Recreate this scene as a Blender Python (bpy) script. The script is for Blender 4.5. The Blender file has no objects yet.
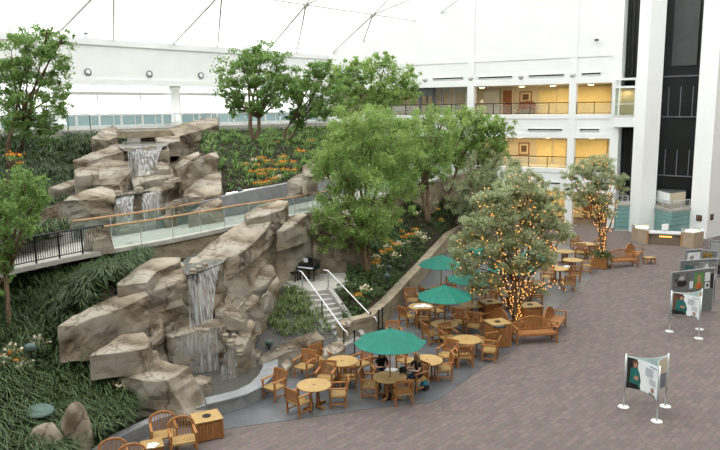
import bpy, bmesh, math, random
import numpy as np
from mathutils import Vector, Matrix, noise
from mathutils.geometry import delaunay_2d_cdt
random.seed(7); RNG = np.random.default_rng(11)
S = bpy.context.scene; COL = S.collection
PI = math.pi
# ------------------------------------------------------------------ camera
FPX, CAMH, TH, RO = 700.0, 9.5, math.atan(116/700), 0.0113
_c, _s = math.cos(TH), math.sin(TH)
FW = Vector((0, _c, -_s)); _R0 = Vector((1, 0, 0)); _U0 = Vector((0, _s, _c))
CR = _R0*math.cos(RO) - _U0*math.sin(RO); CU = _U0*math.cos(RO) + _R0*math.sin(RO)
CP = Vector((0, 0, CAMH))
def ray(x, y): return FW + CR*((x-360)/FPX) - CU*((y-225)/FPX)
def at(x, y, z=0.0):
    d = ray(x, y); return CP + d*((z-CAMH)/d.z)
def aty(x, y, Y):
    d = ray(x, y); return CP + d*(Y/d.y)
cam = bpy.data.cameras.new('camera'); co = bpy.data.objects.new('camera', cam); COL.objects.link(co)
cam.sensor_width = 36; cam.lens = 36*FPX/720; cam.clip_end = 500
M4 = Matrix.Identity(4)
for i in range(3):
    M4[i][0], M4[i][1], M4[i][2], M4[i][3] = CR[i], CU[i], -FW[i], CP[i]
co.matrix_world = M4; S.camera = co

# ------------------------------------------------------------------ materials
def mat(name, c1, c2=None, rough=.7, scale=4.0, bump=0.0, stretch=(1, 1, 1), spec=.3, coord='Object', detail=6, metal=0, bscale=None, pos=(.35, .65)):
    m = bpy.data.materials.new(name); m.use_nodes = True
    nt = m.node_tree; b = nt.nodes['Principled BSDF']
    b.inputs['Roughness'].default_value = rough
    b.inputs['Specular IOR Level'].default_value = spec
    b.inputs['Metallic'].default_value = metal
    if c2 is None: c2 = tuple(v*.86 for v in c1)
    tc = nt.nodes.new('ShaderNodeTexCoord'); mp = nt.nodes.new('ShaderNodeMapping')
    mp.inputs['Scale'].default_value = stretch
    nz = nt.nodes.new('ShaderNodeTexNoise'); nz.inputs['Scale'].default_value = scale; nz.inputs['Detail'].default_value = detail
    rp = nt.nodes.new('ShaderNodeValToRGB')
    rp.color_ramp.elements[0].position = pos[0]; rp.color_ramp.elements[1].position = pos[1]
    rp.color_ramp.elements[0].color = (*c1, 1); rp.color_ramp.elements[1].color = (*c2, 1)
    nt.links.new(tc.outputs[coord], mp.inputs['Vector']); nt.links.new(mp.outputs[0], nz.inputs['Vector'])
    nt.links.new(nz.outputs['Fac'], rp.inputs['Fac']); nt.links.new(rp.outputs['Color'], b.inputs['Base Color'])
    if bump:
        bp = nt.nodes.new('ShaderNodeBump'); bp.inputs['Strength'].default_value = bump; bp.inputs['Distance'].default_value = .1
        n2 = nz
        if bscale:
            n2 = nt.nodes.new('ShaderNodeTexNoise'); n2.inputs['Scale'].default_value = bscale; n2.inputs['Detail'].default_value = 8
            nt.links.new(mp.outputs[0], n2.inputs['Vector'])
        nt.links.new(n2.outputs['Fac'], bp.inputs['Height']); nt.links.new(bp.outputs[0], b.inputs['Normal'])
    return m
def leafmat(name, c1, c2, trans=.35):
    m = bpy.data.materials.new(name); m.use_nodes = True; nt = m.node_tree
    nt.nodes.remove(nt.nodes['Principled BSDF']); out = nt.nodes['Material Output']
    g = nt.nodes.new('ShaderNodeNewGeometry'); rp = nt.nodes.new('ShaderNodeValToRGB')
    rp.color_ramp.elements[0].color = (*c1, 1); rp.color_ramp.elements[1].color = (*c2, 1)
    tc = nt.nodes.new('ShaderNodeTexCoord'); nz = nt.nodes.new('ShaderNodeTexNoise'); nz.inputs['Scale'].default_value = .9
    ad = nt.nodes.new('ShaderNodeMath'); ad.operation = 'MULTIPLY_ADD'; ad.inputs[1].default_value = .55; 
    mu = nt.nodes.new('ShaderNodeMath'); mu.operation = 'MULTIPLY'; mu.inputs[1].default_value = .5
    nt.links.new(tc.outputs['Object'], nz.inputs['Vector'])
    nt.links.new(nz.outputs['Fac'], mu.inputs[0])
    nt.links.new(g.outputs['Random Per Island'], ad.inputs[0]); nt.links.new(mu.outputs[0], ad.inputs[2])
    nt.links.new(ad.outputs[0], rp.inputs['Fac'])
    d = nt.nodes.new('ShaderNodeBsdfPrincipled'); d.inputs['Roughness'].default_value = .5; d.inputs['Specular IOR Level'].default_value = .35
    t = nt.nodes.new('ShaderNodeBsdfTranslucent'); mx = nt.nodes.new('ShaderNodeMixShader'); mx.inputs[0].default_value = trans
    nt.links.new(rp.outputs[0], d.inputs['Base Color']); nt.links.new(rp.outputs[0], t.inputs['Color'])
    nt.links.new(d.outputs[0], mx.inputs[1]); nt.links.new(t.outputs[0], mx.inputs[2]); nt.links.new(mx.outputs[0], out.inputs[0])
    return m
def emit(name, c, s):
    m = bpy.data.materials.new(name); m.use_nodes = True; nt = m.node_tree
    e = nt.nodes.new('ShaderNodeEmission'); e.inputs[0].default_value = (*c, 1); e.inputs[1].default_value = s
    nt.nodes.remove(nt.nodes['Principled BSDF']); nt.links.new(e.outputs[0], nt.nodes['Material Output'].inputs[0]); return m
def glassmat(name, tint, opac, gloss=.08, rough=.02, diffuse=None):
    """thin pane: mostly clear, a little tinted body, a little mirror"""
    m = bpy.data.materials.new(name); m.use_nodes = True; nt = m.node_tree
    nt.nodes.remove(nt.nodes['Principled BSDF'])
    t = nt.nodes.new('ShaderNodeBsdfTransparent'); t.inputs[0].default_value = (*[.5+.5*v for v in tint], 1)
    d = nt.nodes.new('ShaderNodeBsdfDiffuse' if not diffuse else 'ShaderNodeBsdfTranslucent'); d.inputs[0].default_value = (*tint, 1)
    g = nt.nodes.new('ShaderNodeBsdfGlossy'); g.inputs['Roughness'].default_value = rough
    a = nt.nodes.new('ShaderNodeMixShader'); a.inputs[0].default_value = opac
    b = nt.nodes.new('ShaderNodeMixShader'); b.inputs[0].default_value = gloss
    nt.links.new(t.outputs[0], a.inputs[1]); nt.links.new(d.outputs[0], a.inputs[2])
    nt.links.new(a.outputs[0], b.inputs[1]); nt.links.new(g.outputs[0], b.inputs[2])
    nt.links.new(b.outputs[0], nt.nodes['Material Output'].inputs[0]); return m

MAT = {}
MAT['white'] = mat('white_paint', (.80, .81, .80), (.76, .77, .76), .6, .6)
MAT['pierwhite'] = mat('pier_paint', (.87, .88, .87), (.84, .85, .84), .55, .5)
MAT['greypaint'] = mat('grey_paint', (.55, .55, .54), (.50, .50, .49), .6, .8)
MAT['tanwall'] = mat('tan_corridor_paint', (.62, .54, .40), (.58, .50, .37), .7, 1)
MAT['concrete'] = mat('concrete', (.40, .38, .35), (.31, .30, .28), .85, 3, .15, bscale=30)
MAT['paleconcrete'] = mat('pale_concrete', (.42, .40, .36), (.34, .325, .295), .85, 2.5, .12, bscale=25)
MAT['poolwall'] = mat('grey_stone_coping', (.25, .255, .26), (.19, .195, .20), .5, 3, .1, bscale=30)
MAT['slate'] = mat('slate_patio', (.118, .122, .13), (.08, .083, .09), .33, 1.2, .08, bscale=8, spec=.5)
MAT['rock'] = None
MAT['soil'] = mat('dark_soil', (.045, .035, .022), (.02, .016, .01), .95, 6, .5)
MAT['gravel'] = mat('grey_gravel', (.14, .13, .12), (.04, .04, .04), .9, 30, .6)
MAT['teak'] = mat('teak', (.37, .165, .055), (.26, .11, .036), .5, 3, .05, (6, 6, 1.2))
MAT['teaktop'] = mat('weathered_teak_top', (.43, .285, .115), (.33, .205, .075), .42, 6, .05, (1, 8, 1))
MAT['teakdark'] = mat('dark_teak', (.33, .15, .05), (.25, .11, .04), .5, 3, .05)
MAT['wood'] = mat('brown_door_wood', (.30, .12, .05), (.24, .09, .035), .45, 3, .0, (8, 8, 1))
MAT['railwood'] = mat('wooden_handrail', (.45, .27, .13), (.36, .20, .09), .5, 4)
MAT['green'] = mat('green_canvas', (.010, .155, .112), (.008, .13, .094), .7, 3)
MAT['black'] = mat('black_metal', (.015, .015, .016), (.01, .01, .01), .4, 4)
MAT['darkglass'] = mat('dark_shaft_glass', (.012, .014, .015), (.018, .02, .02), .28, 1, spec=.35)
MAT['darkpanel'] = mat('dark_grey_panel', (.085, .09, .09), (.07, .075, .075), .5, 1)
MAT['steel'] = mat('brushed_steel', (.62, .64, .65), (.52, .54, .55), .32, 12, metal=.7)
MAT['palesteel'] = mat('pale_steel', (.75, .75, .74), (.68, .68, .67), .35, 12, metal=.3)
MAT['trussgrey'] = mat('truss_paint', (.75, .74, .69), (.70, .69, .64), .6, 6)
MAT['tealtile'] = mat('teal_tile', (.19, .34, .33), (.16, .30, .29), .3, 2, spec=.5)
MAT['bark'] = mat('bark', (.20, .135, .085), (.11, .075, .045), .9, 6, .6, (3, 3, .6))
MAT['paper'] = mat('paper', (.85, .86, .86), (.80, .81, .82), .6, 3)
MAT['skin'] = mat('skin', (.55, .33, .23), (.50, .29, .20), .55, 6)
MAT['blackcloth'] = mat('black_cloth', (.015, .015, .018), (.025, .025, .03), .9, 9)
MAT['jeans'] = mat('dark_jeans', (.03, .04, .07), (.02, .028, .05), .9, 9)
MAT['hairdark'] = mat('dark_brown_hair', (.05, .03, .018), (.03, .018, .01), .5, 20)
MAT['hairblond'] = mat('blond_hair', (.36, .24, .11), (.24, .15, .06), .5, 20)
MAT['tealcloth'] = mat('teal_bag_cloth', (.03, .20, .25), (.025, .16, .2), .8, 6)
MAT['deskfront'] = mat('desk_front_stone', (.40, .32, .23), (.35, .28, .20), .5, 3)
MAT['deskdark'] = mat('desk_recess', (.20, .155, .11), (.17, .13, .095), .5, 3)
MAT['vent'] = mat('dark_vent', (.03, .045, .04), (.025, .035, .03), .7, 3)
MAT['boardgrey'] = mat('grey_display_felt', (.17, .18, .18), (.14, .15, .15), .9, 20)
MAT['photodark'] = mat('photo_dark', (.03, .03, .03), (.20, .20, .20), .4, 5)
MAT['photogrey'] = mat('photo_grey', (.10, .10, .10), (.45, .45, .44), .4, 6)
MAT['photowhite'] = mat('photo_white', (.78, .80, .82), (.55, .57, .60), .4, 9)
MAT['photogreen'] = mat('photo_green', (.06, .20, .05), (.12, .30, .08), .4, 5)
MAT['orange'] = mat('photo_orange', (.50, .16, .05), (.42, .10, .03), .4, 5)
MAT['face'] = mat('photo_skin', (.45, .26, .17), (.35, .19, .12), .5, 5)
MAT['tealprint'] = mat('print_teal', (.02, .16, .145), (.015, .11, .10), .4, 4)
MAT['blackprint'] = mat('print_black', (.015, .015, .015), (.03, .027, .025), .4, 4)
MAT['brownprint'] = mat('print_brown', (.17, .09, .055), (.10, .055, .035), .4, 4)
MAT['greyprint'] = mat('print_grey', (.20, .20, .23), (.17, .17, .20), .4, 4)
MAT['paleprint'] = mat('print_pale_blue', (.84, .89, .91), (.80, .85, .87), .45, 3)
MAT['backfabric'] = mat('panel_back_fabric', (.52, .61, .60), (.48, .57, .56), .6, 3)
MAT['inkgrey'] = mat('print_ink', (.25, .27, .30), (.22, .24, .27), .5, 4)
MAT['gold'] = mat('photo_gold', (.35, .22, .05), (.10, .06, .02), .4, 7)
MAT['roundgreen'] = mat('green_metal_lamp', (.085, .135, .115), (.06, .10, .085), .4, 4)
MAT['leafbig'] = leafmat('ficus_leaf', (.12, .24, .045), (.46, .60, .20), .45)
MAT['leafmid'] = leafmat('ficus_leaf_darker', (.085, .18, .035), (.31, .46, .14), .42)
MAT['leafpale'] = leafmat('grey_green_leaf', (.26, .32, .15), (.60, .63, .40), .48)
MAT['leaflow'] = leafmat('groundcover_leaf', (.02, .05, .012), (.085, .155, .038), .25)
MAT['blade'] = leafmat('lily_turf_blade', (.010, .030, .008), (.105, .16, .06), .2)
MAT['bladelight'] = leafmat('pale_grass_blade', (.05, .085, .02), (.24, .30, .11), .25)
MAT['petalo'] = leafmat('orange_petal', (.75, .22, .02), (.85, .38, .04), .3)
MAT['petalw'] = leafmat('cream_petal', (.62, .52, .36), (.78, .70, .52), .3)
MAT['bulb'] = emit('string_light_glow', (1.0, .45, .11), 2.8)
MAT['warm'] = emit('warm_lamp_glow', (1.0, .78, .38), 6)
MAT['cooltube'] = emit('desk_lamp_glow', (1.0, .85, .45), 2.5)
MAT['amber'] = emit('amber_lamp_glow', (1.0, .5, .12), 2.0)
MAT['roofglass'] = glassmat('roof_glass', (.9, .92, .92), .22, .03, diffuse=True)
MAT['paneglass'] = glassmat('window_glass', (.9, .93, .93), .05, .05)
MAT['railglass'] = glassmat('green_rail_glass', (.70, .83, .79), .015, .05)
MAT['tealglass'] = glassmat('teal_glass', (.30, .47, .50), .75, .06)
MAT['cabglass'] = glassmat('cab_glass', (.55, .62, .52), .06, .05)

def rockmat():
    m = mat('sandstone', (.105, .08, .053), (.335, .28, .21), .85, 1.0, .35, (1, 1, 1.5), bscale=2.6, detail=9, spec=.2)
    nt = m.node_tree; b = nt.nodes['Principled BSDF']
    base = b.inputs['Base Color'].links[0].from_socket
    tc = [n for n in nt.nodes if n.type == 'TEX_COORD'][0]
    n2 = nt.nodes.new('ShaderNodeTexNoise'); n2.inputs['Scale'].default_value = .55; n2.inputs['Detail'].default_value = 4
    r2 = nt.nodes.new('ShaderNodeValToRGB'); r2.color_ramp.elements[0].position = .45; r2.color_ramp.elements[1].position = .7
    mx = nt.nodes.new('ShaderNodeMixRGB'); mx.inputs['Color2'].default_value = (.32, .295, .25, 1)
    nt.links.new(tc.outputs['Object'], n2.inputs['Vector']); nt.links.new(n2.outputs['Fac'], r2.inputs[0])
    nt.links.new(r2.outputs[0], mx.inputs['Fac']); nt.links.new(base, mx.inputs['Color1']); 
    # thin dark cracks between bedding planes
    wp = nt.nodes.new('ShaderNodeTexNoise'); wp.inputs['Scale'].default_value = 1.6; wp.inputs['Detail'].default_value = 5
    ma = nt.nodes.new('ShaderNodeMixRGB'); ma.blend_type = 'ADD'; ma.inputs[0].default_value = .8
    mp = nt.nodes.new('ShaderNodeMapping'); mp.inputs['Scale'].default_value = (.26, .26, .95); mp.inputs['Rotation'].default_value = (.16, .22, .4)
    vo = nt.nodes.new('ShaderNodeTexVoronoi'); vo.feature = 'DISTANCE_TO_EDGE'; vo.inputs['Scale'].default_value = 1.0
    rr = nt.nodes.new('ShaderNodeValToRGB'); rr.color_ramp.elements[0].position = .0; rr.color_ramp.elements[1].position = .020
    rr.color_ramp.elements[0].color = (.5, .47, .43, 1); rr.color_ramp.elements[1].color = (1, 1, 1, 1)
    mu = nt.nodes.new('ShaderNodeMixRGB'); mu.blend_type = 'MULTIPLY'; mu.inputs[0].default_value = 1
    nt.links.new(tc.outputs['Object'], wp.inputs['Vector']); nt.links.new(tc.outputs['Object'], ma.inputs[1]); nt.links.new(wp.outputs['Color'], ma.inputs[2])
    nt.links.new(ma.outputs[0], mp.inputs[0]); nt.links.new(mp.outputs[0], vo.inputs['Vector']); nt.links.new(vo.outputs['Distance'], rr.inputs[0])
    nt.links.new(mx.outputs[0], mu.inputs[1]); nt.links.new(rr.outputs[0], mu.inputs[2]); nt.links.new(mu.outputs[0], b.inputs['Base Color'])
    b2 = nt.nodes.new('ShaderNodeBump'); b2.inputs['Strength'].default_value = .4; b2.inputs['Distance'].default_value = .06
    nt.links.new(rr.outputs[0], b2.inputs['Height']); nt.links.new(b.inputs['Normal'].links[0].from_socket, b2.inputs['Normal']); nt.links.new(b2.outputs[0], b.inputs['Normal'])
    return m
MAT['rock'] = rockmat()
MAT['wallstone'] = mat('stacked_wall_stone', (.21, .17, .115), (.34, .285, .20), .9, 1.6, .5, (1, 1, 2), bscale=6)
def watermat():
    m = bpy.data.materials.new('pool_water'); m.use_nodes = True; b = m.node_tree.nodes['Principled BSDF']; nt = m.node_tree
    b.inputs['Base Color'].default_value = (.085, .085, .075, 1); b.inputs['Roughness'].default_value = .14; b.inputs['Specular IOR Level'].default_value = .6
    nz = nt.nodes.new('ShaderNodeTexNoise'); nz.inputs['Scale'].default_value = 7; nz.inputs['Detail'].default_value = 5
    bp = nt.nodes.new('ShaderNodeBump'); bp.inputs['Strength'].default_value = .35; bp.inputs['Distance'].default_value = .06
    tc = nt.nodes.new('ShaderNodeTexCoord'); nt.links.new(tc.outputs['Object'], nz.inputs['Vector'])
    nt.links.new(nz.outputs['Fac'], bp.inputs['Height']); nt.links.new(bp.outputs[0], b.inputs['Normal']); return m
MAT['water'] = watermat()
def fallmat():
    m = bpy.data.materials.new('falling_water'); m.use_nodes = True; nt = m.node_tree
    b = nt.nodes['Principled BSDF']; b.inputs['Base Color'].default_value = (.72, .73, .73, 1); b.inputs['Roughness'].default_value = .25
    tc = nt.nodes.new('ShaderNodeTexCoord'); mp = nt.nodes.new('ShaderNodeMapping'); mp.inputs['Scale'].default_value = (11, 11, .5)
    nz = nt.nodes.new('ShaderNodeTexNoise'); nz.inputs['Scale'].default_value = 1.0; nz.inputs['Detail'].default_value = 5
    rp = nt.nodes.new('ShaderNodeValToRGB'); rp.color_ramp.elements[0].position = .36; rp.color_ramp.elements[1].position = .78
    rp.color_ramp.elements[0].color = (.06, .06, .06, 1); rp.color_ramp.elements[1].color = (.82, .82, .82, 1)
    t = nt.nodes.new('ShaderNodeBsdfTransparent'); mx = nt.nodes.new('ShaderNodeMixShader')
    nt.links.new(tc.outputs['Object'], mp.inputs[0]); nt.links.new(mp.outputs[0], nz.inputs['Vector']); nt.links.new(nz.outputs['Fac'], rp.inputs[0])
    nt.links.new(rp.outputs[0], mx.inputs[0]); nt.links.new(t.outputs[0], mx.inputs[1]); nt.links.new(b.outputs[0], mx.inputs[2])
    nt.links.new(mx.outputs[0], nt.nodes['Material Output'].inputs[0]); return m
MAT['fall'] = fallmat()
def carpetmat():
    m = bpy.data.materials.new('woven_carpet'); m.use_nodes = True; nt = m.node_tree; b = nt.nodes['Principled BSDF']
    b.inputs['Roughness'].default_value = .95; b.inputs['Specular IOR Level'].default_value = .1
    tc = nt.nodes.new('ShaderNodeTexCoord'); mp = nt.nodes.new('ShaderNodeMapping'); mp.inputs['Rotation'].default_value = (0, 0, -math.atan2(.737, .676))
    br = nt.nodes.new('ShaderNodeTexBrick'); br.inputs['Scale'].default_value = 1.0
    br.inputs['Brick Width'].default_value = .40; br.inputs['Row Height'].default_value = .20; br.inputs['Mortar Size'].default_value = .018; br.inputs['Mortar Smooth'].default_value = .6
    br.inputs['Color1'].default_value = (.124, .098, .090, 1); br.inputs['Color2'].default_value = (.160, .121, .109, 1); br.inputs['Mortar'].default_value = (.116, .094, .087, 1)
    nz = nt.nodes.new('ShaderNodeTexNoise'); nz.inputs['Scale'].default_value = 9; nz.inputs['Detail'].default_value = 8
    mx = nt.nodes.new('ShaderNodeMixRGB'); mx.blend_type = 'OVERLAY'; mx.inputs[0].default_value = .35
    nt.links.new(tc.outputs['Object'], mp.inputs[0]); nt.links.new(mp.outputs[0], br.inputs['Vector']); nt.links.new(tc.outputs['Object'], nz.inputs['Vector'])
    nt.links.new(br.outputs['Color'], mx.inputs[1]); nt.links.new(nz.outputs['Color'], mx.inputs[2])
    hs = nt.nodes.new('ShaderNodeHueSaturation'); hs.inputs['Saturation'].default_value = .8
    nt.links.new(mx.outputs[0], hs.inputs['Color']); nt.links.new(hs.outputs[0], b.inputs['Base Color']); return m
MAT['carpet'] = carpetmat()

# ------------------------------------------------------------------ mesh helpers
class MB:
    def __init__(s): s.v = []; s.f = []
    def add(s, vs, fs):
        o = len(s.v); s.v += [tuple(v) for v in vs]; s.f += [tuple(i+o for i in f) for f in fs]; return s
    def box(s, c, d, rz=0, M=None):
        hx, hy, hz = d[0]/2, d[1]/2, d[2]/2; vs = []
        cr, sr = math.cos(rz), math.sin(rz)
        for z in (-hz, hz):
            for x, y in ((-hx, -hy), (hx, -hy), (hx, hy), (-hx, hy)):
                p = Vector((x, y, z))
                if M is not None: p = M @ p
                else: p = Vector((x*cr-y*sr, x*sr+y*cr, z))
                vs.append(p + Vector(c))
        return s.add(vs, [(3, 2, 1, 0), (4, 5, 6, 7), (0, 1, 5, 4), (1, 2, 6, 5), (2, 3, 7, 6), (3, 0, 4, 7)])
    def bar(s, a, b, w, h=None):
        """rectangular bar from a to b"""
        a, b = Vector(a), Vector(b); h = h or w; d = b-a; L = d.length
        q = d.to_track_quat('X', 'Z').to_matrix()
        return s.box((a+b)/2, (L, w, h), M=q)
    def tube(s, pts, r, n=8, cap=True):
        pts = [Vector(p) for p in pts]; m = len(pts)
        rs = r if isinstance(r, (list, tuple)) else [r]*m
        vs = []
        for i, p in enumerate(pts):
            t = (pts[min(i+1, m-1)] - pts[max(i-1, 0)]).normalized()
            up = Vector((0, 0, 1)) if abs(t.z) < .9 else Vector((1, 0, 0))
            a = t.cross(up).normalized(); b = t.cross(a)
            for k in range(n):
                an = 2*PI*k/n; vs.append(p + (a*math.cos(an) + b*math.sin(an))*rs[i])
        fs = []
        for i in range(m-1):
            for k in range(n):
                k2 = (k+1) % n; fs.append((i*n+k, i*n+k2, (i+1)*n+k2, (i+1)*n+k))
        if cap: fs += [tuple(range(n-1, -1, -1)), tuple(range((m-1)*n, m*n))]
        return s.add(vs, fs)
    def lathe(s, prof, c=(0, 0, 0), n=20):
        vs = []; fs = []
        for r, z in prof:
            for k in range(n): vs.append((c[0]+r*math.cos(2*PI*k/n), c[1]+r*math.sin(2*PI*k/n), c[2]+z))
        for i in range(len(prof)-1):
            for k in range(n):
                k2 = (k+1) % n; fs.append((i*n+k, i*n+k2, (i+1)*n+k2, (i+1)*n+k))
        fs += [tuple(range(n-1, -1, -1)), tuple(range((len(prof)-1)*n, len(prof)*n))]
        return s.add(vs, fs)
    def prism(s, poly, z0, z1):
        n = len(poly); vs = [(p[0], p[1], z0) for p in poly] + [(p[0], p[1], z1) for p in poly]
        return s.add(vs, [tuple(range(n-1, -1, -1)), tuple(range(n, 2*n))] + [(i, (i+1) % n, n+(i+1) % n, n+i) for i in range(n)])
    def strip(s, path, w0, w1, z0s, z1s, closed=False):
        """wall along a path (2-D), from lateral offset w0 to w1, with bottoms z0s and tops z1s"""
        n = len(path); P = [Vector((p[0], p[1])) for p in path]; vs = []
        z0s = z0s if isinstance(z0s, (list, tuple)) else [z0s]*n; z1s = z1s if isinstance(z1s, (list, tuple)) else [z1s]*n
        for i in range(n):
            t = (P[min(i+1, n-1)] - P[max(i-1, 0)]).normalized(); nn = Vector((-t.y, t.x))
            a = P[i]+nn*w0; b = P[i]+nn*w1
            vs += [(a.x, a.y, z0s[i]), (b.x, b.y, z0s[i]), (b.x, b.y, z1s[i]), (a.x, a.y, z1s[i])]
        fs = []
        for i in range(n-1):
            for k in range(4):
                k2 = (k+1) % 4; fs.append((i*4+k, i*4+k2, (i+1)*4+k2, (i+1)*4+k))
        fs += [(3, 2, 1, 0), ((n-1)*4, (n-1)*4+1, (n-1)*4+2, (n-1)*4+3)]
        return s.add(vs, fs)
    def mesh(s, name, m, smooth=False):
        me = bpy.data.meshes.new(name); me.from_pydata(s.v, [], s.f)
        bm = bmesh.new(); bm.from_mesh(me); bmesh.ops.recalc_face_normals(bm, faces=bm.faces); bm.to_mesh(me); bm.free()
        me.materials.append(m)
        if smooth: me.polygons.foreach_set('use_smooth', [True]*len(me.polygons))
        return me
def link(name, me, parent=None, loc=None, rz=None):
    o = bpy.data.objects.new(name, me); COL.objects.link(o)
    if parent is not None: o.parent = parent
    if loc is not None: o.location = loc
    if rz is not None: o.rotation_euler = (0, 0, rz)
    return o
def obj(name, mb, m, parent=None, loc=None, rz=None, smooth=False, bevel=0):
    o = link(name, mb.mesh(name, m, smooth), parent, loc, rz)
    if bevel:
        b = o.modifiers.new('edge', 'BEVEL'); b.width = bevel; b.segments = 2; b.limit_method = 'ANGLE'
    return o
def tag(o, label, cat, group=None, kind=None):
    o['label'] = label; o['category'] = cat
    if group: o['group'] = group
    if kind: o['kind'] = kind
    return o
def thing(name, label, cat, loc=(0, 0, 0), rz=0, group=None):
    o = bpy.data.objects.new(name, None); COL.objects.link(o); o.location = loc; o.rotation_euler = (0, 0, rz); o.empty_display_size = .2
    return tag(o, label, cat, group)
def struct(name, mb, m, label=None, loc=None, rz=None, smooth=False, cat='structure', parent=None):
    o = obj(name, mb, m, parent, loc, rz, smooth)
    if parent is None:
        o['kind'] = 'structure'; o['label'] = label or name.replace('_', ' '); o['category'] = cat
    return o
def dup(root, loc, rz, label, group=None):
    r = root.copy(); COL.objects.link(r); r.location = loc; r.rotation_euler = (0, 0, rz); r['label'] = label
    if group: r['group'] = group
    for ch in list(root.children):
        c = ch.copy(); COL.objects.link(c); c.parent = r
        for g in list(ch.children):
            d = g.copy(); COL.objects.link(d); d.parent = c
    return r
def quads_mesh(name, V, k, m, smooth=False):
    """V: (n,k,3) array of separate k-gons"""
    n = V.shape[0]; me = bpy.data.meshes.new(name)
    me.vertices.add(n*k); me.vertices.foreach_set('co', V.reshape(-1).astype(np.float32))
    me.loops.add(n*k); me.loops.foreach_set('vertex_index', np.arange(n*k, dtype=np.int32))
    me.polygons.add(n); me.polygons.foreach_set('loop_start', np.arange(0, n*k, k, dtype=np.int32))
    me.update(calc_edges=True); me.materials.append(m); return me
def leaves(P, size, droop=.35, aspect=.42):
    """one folded diamond leaf at every point of P"""
    n = len(P); d = RNG.normal(size=(n, 3)); d[:, 2] -= droop; d /= np.linalg.norm(d, axis=1)[:, None]
    q = RNG.normal(size=(n, 3)); q[:, 2] *= .45; s = np.cross(d, np.cross(q, d)); s /= np.linalg.norm(s, axis=1)[:, None]+1e-9
    L = size*RNG.uniform(.65, 1.3, n)[:, None]; W = L*aspect
    b = P-d*L*.5; t = P+d*L*.5; nn = np.cross(d, s)*L*.06
    return np.stack([b, P+s*W*.5+nn, t, P-s*W*.5+nn], 1)
def blades_mesh(name, P, length, width, m, per=9):
    n = len(P); B = np.repeat(P, per, 0); n2 = len(B)
    a = RNG.uniform(0, 2*PI, n2); o = np.stack([np.cos(a), np.sin(a), np.zeros(n2)], 1)
    L = length*RNG.uniform(.6, 1.2, n2)[:, None]; out = RNG.uniform(.35, 1.0, n2)[:, None]
    B = B + o*.04
    p1 = B + o*L*out*.40 + np.array([0, 0, 1])*L*(.62); p2 = B + o*L*out*.95 + np.array([0, 0, 1])*L*(.62-.35*out+.1)
    s = np.stack([-np.sin(a), np.cos(a), np.zeros(n2)], 1)*width/2
    V1 = np.stack([B-s, B+s, p1+s, p1-s], 1); V2 = np.stack([p1-s, p1+s, p2+s*.25, p2-s*.25], 1)
    return quads_mesh(name, np.concatenate([V1, V2], 0), 4, m)

# ------------------------------------------------------------------ rock helper
ROCKN = 0
def rock(label, top, zb, flare=.06, rough=.10, sz=.28, cat='boulder', name='boulder', group=None, shift=(0, 0), m=None, bev=.035, kind=None):
    """angular stone: sloping top outline, bottom height(s), sides broken by strata"""
    global ROCKN; ROCKN += 1
    T = [Vector(p) if not isinstance(p, Vector) else p for p in top]
    c = sum(T, Vector())/len(T); n = len(T); off = Vector((ROCKN*3.7, ROCKN*1.3, 0))
    zs = zb if isinstance(zb, (list, tuple)) else [zb]*n
    B = [Vector((c.x+(p.x-c.x)*(1+flare)+shift[0], c.y+(p.y-c.y)*(1+flare)+shift[1], z)) for p, z in zip(T, zs)]
    bm = bmesh.new(); tv = [bm.verts.new(p-c) for p in T]; bv = [bm.verts.new(p-c) for p in B]
    tf = bm.faces.new(tv); bm.faces.new(bv[::-1])
    for i in range(n): bm.faces.new((tv[i], bv[i], bv[(i+1) % n], tv[(i+1) % n]))
    bmesh.ops.recalc_face_normals(bm, faces=bm.faces)
    if bev: bmesh.ops.bevel(bm, geom=[e for e in bm.edges if not all(v in bv for v in e.verts)], offset=bev, segments=1, affect='EDGES')
    for _ in range(6):
        bmesh.ops.triangulate(bm, faces=[f for f in bm.faces if len(f.verts) > 4])
        es = [e for e in bm.edges if e.calc_length() > sz]
        if not es: break
        bmesh.ops.subdivide_edges(bm, edges=es, cuts=1, use_grid_fill=True)
    bmesh.ops.triangulate(bm, faces=bm.faces)
    bm.normal_update()
    for v in bm.verts:
        p = v.co + off; nn = v.normal; sd = 1-abs(nn.z)
        d = noise.noise(p*.8)*rough*.45 + noise.noise(p*2.3)*rough*.28
        d += sd*rough*.8*(abs(noise.noise(Vector((p.x*.5, p.y*.5, p.z*2.6))))*1.6-.4)
        d += (noise.cell(Vector((p.x*1.1+p.z*.4, p.y*1.1, p.z*1.5)))-.5)*rough*.5*(.3+.7*sd)
        cr = abs(noise.noise(Vector((p.x*.7+p.z*.35, p.y*.7, p.z*1.1+11)))); d -= max(0, .06-cr)*rough*9*sd
        v.co += nn*d
    me = bpy.data.meshes.new(name); bm.to_mesh(me); bm.free(); me.materials.append(m or MAT['rock'])
    o = link(name, me, None, c); tag(o, label, cat, group, kind)
    return o
def px(*L): return [at(*p) for p in L]

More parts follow.
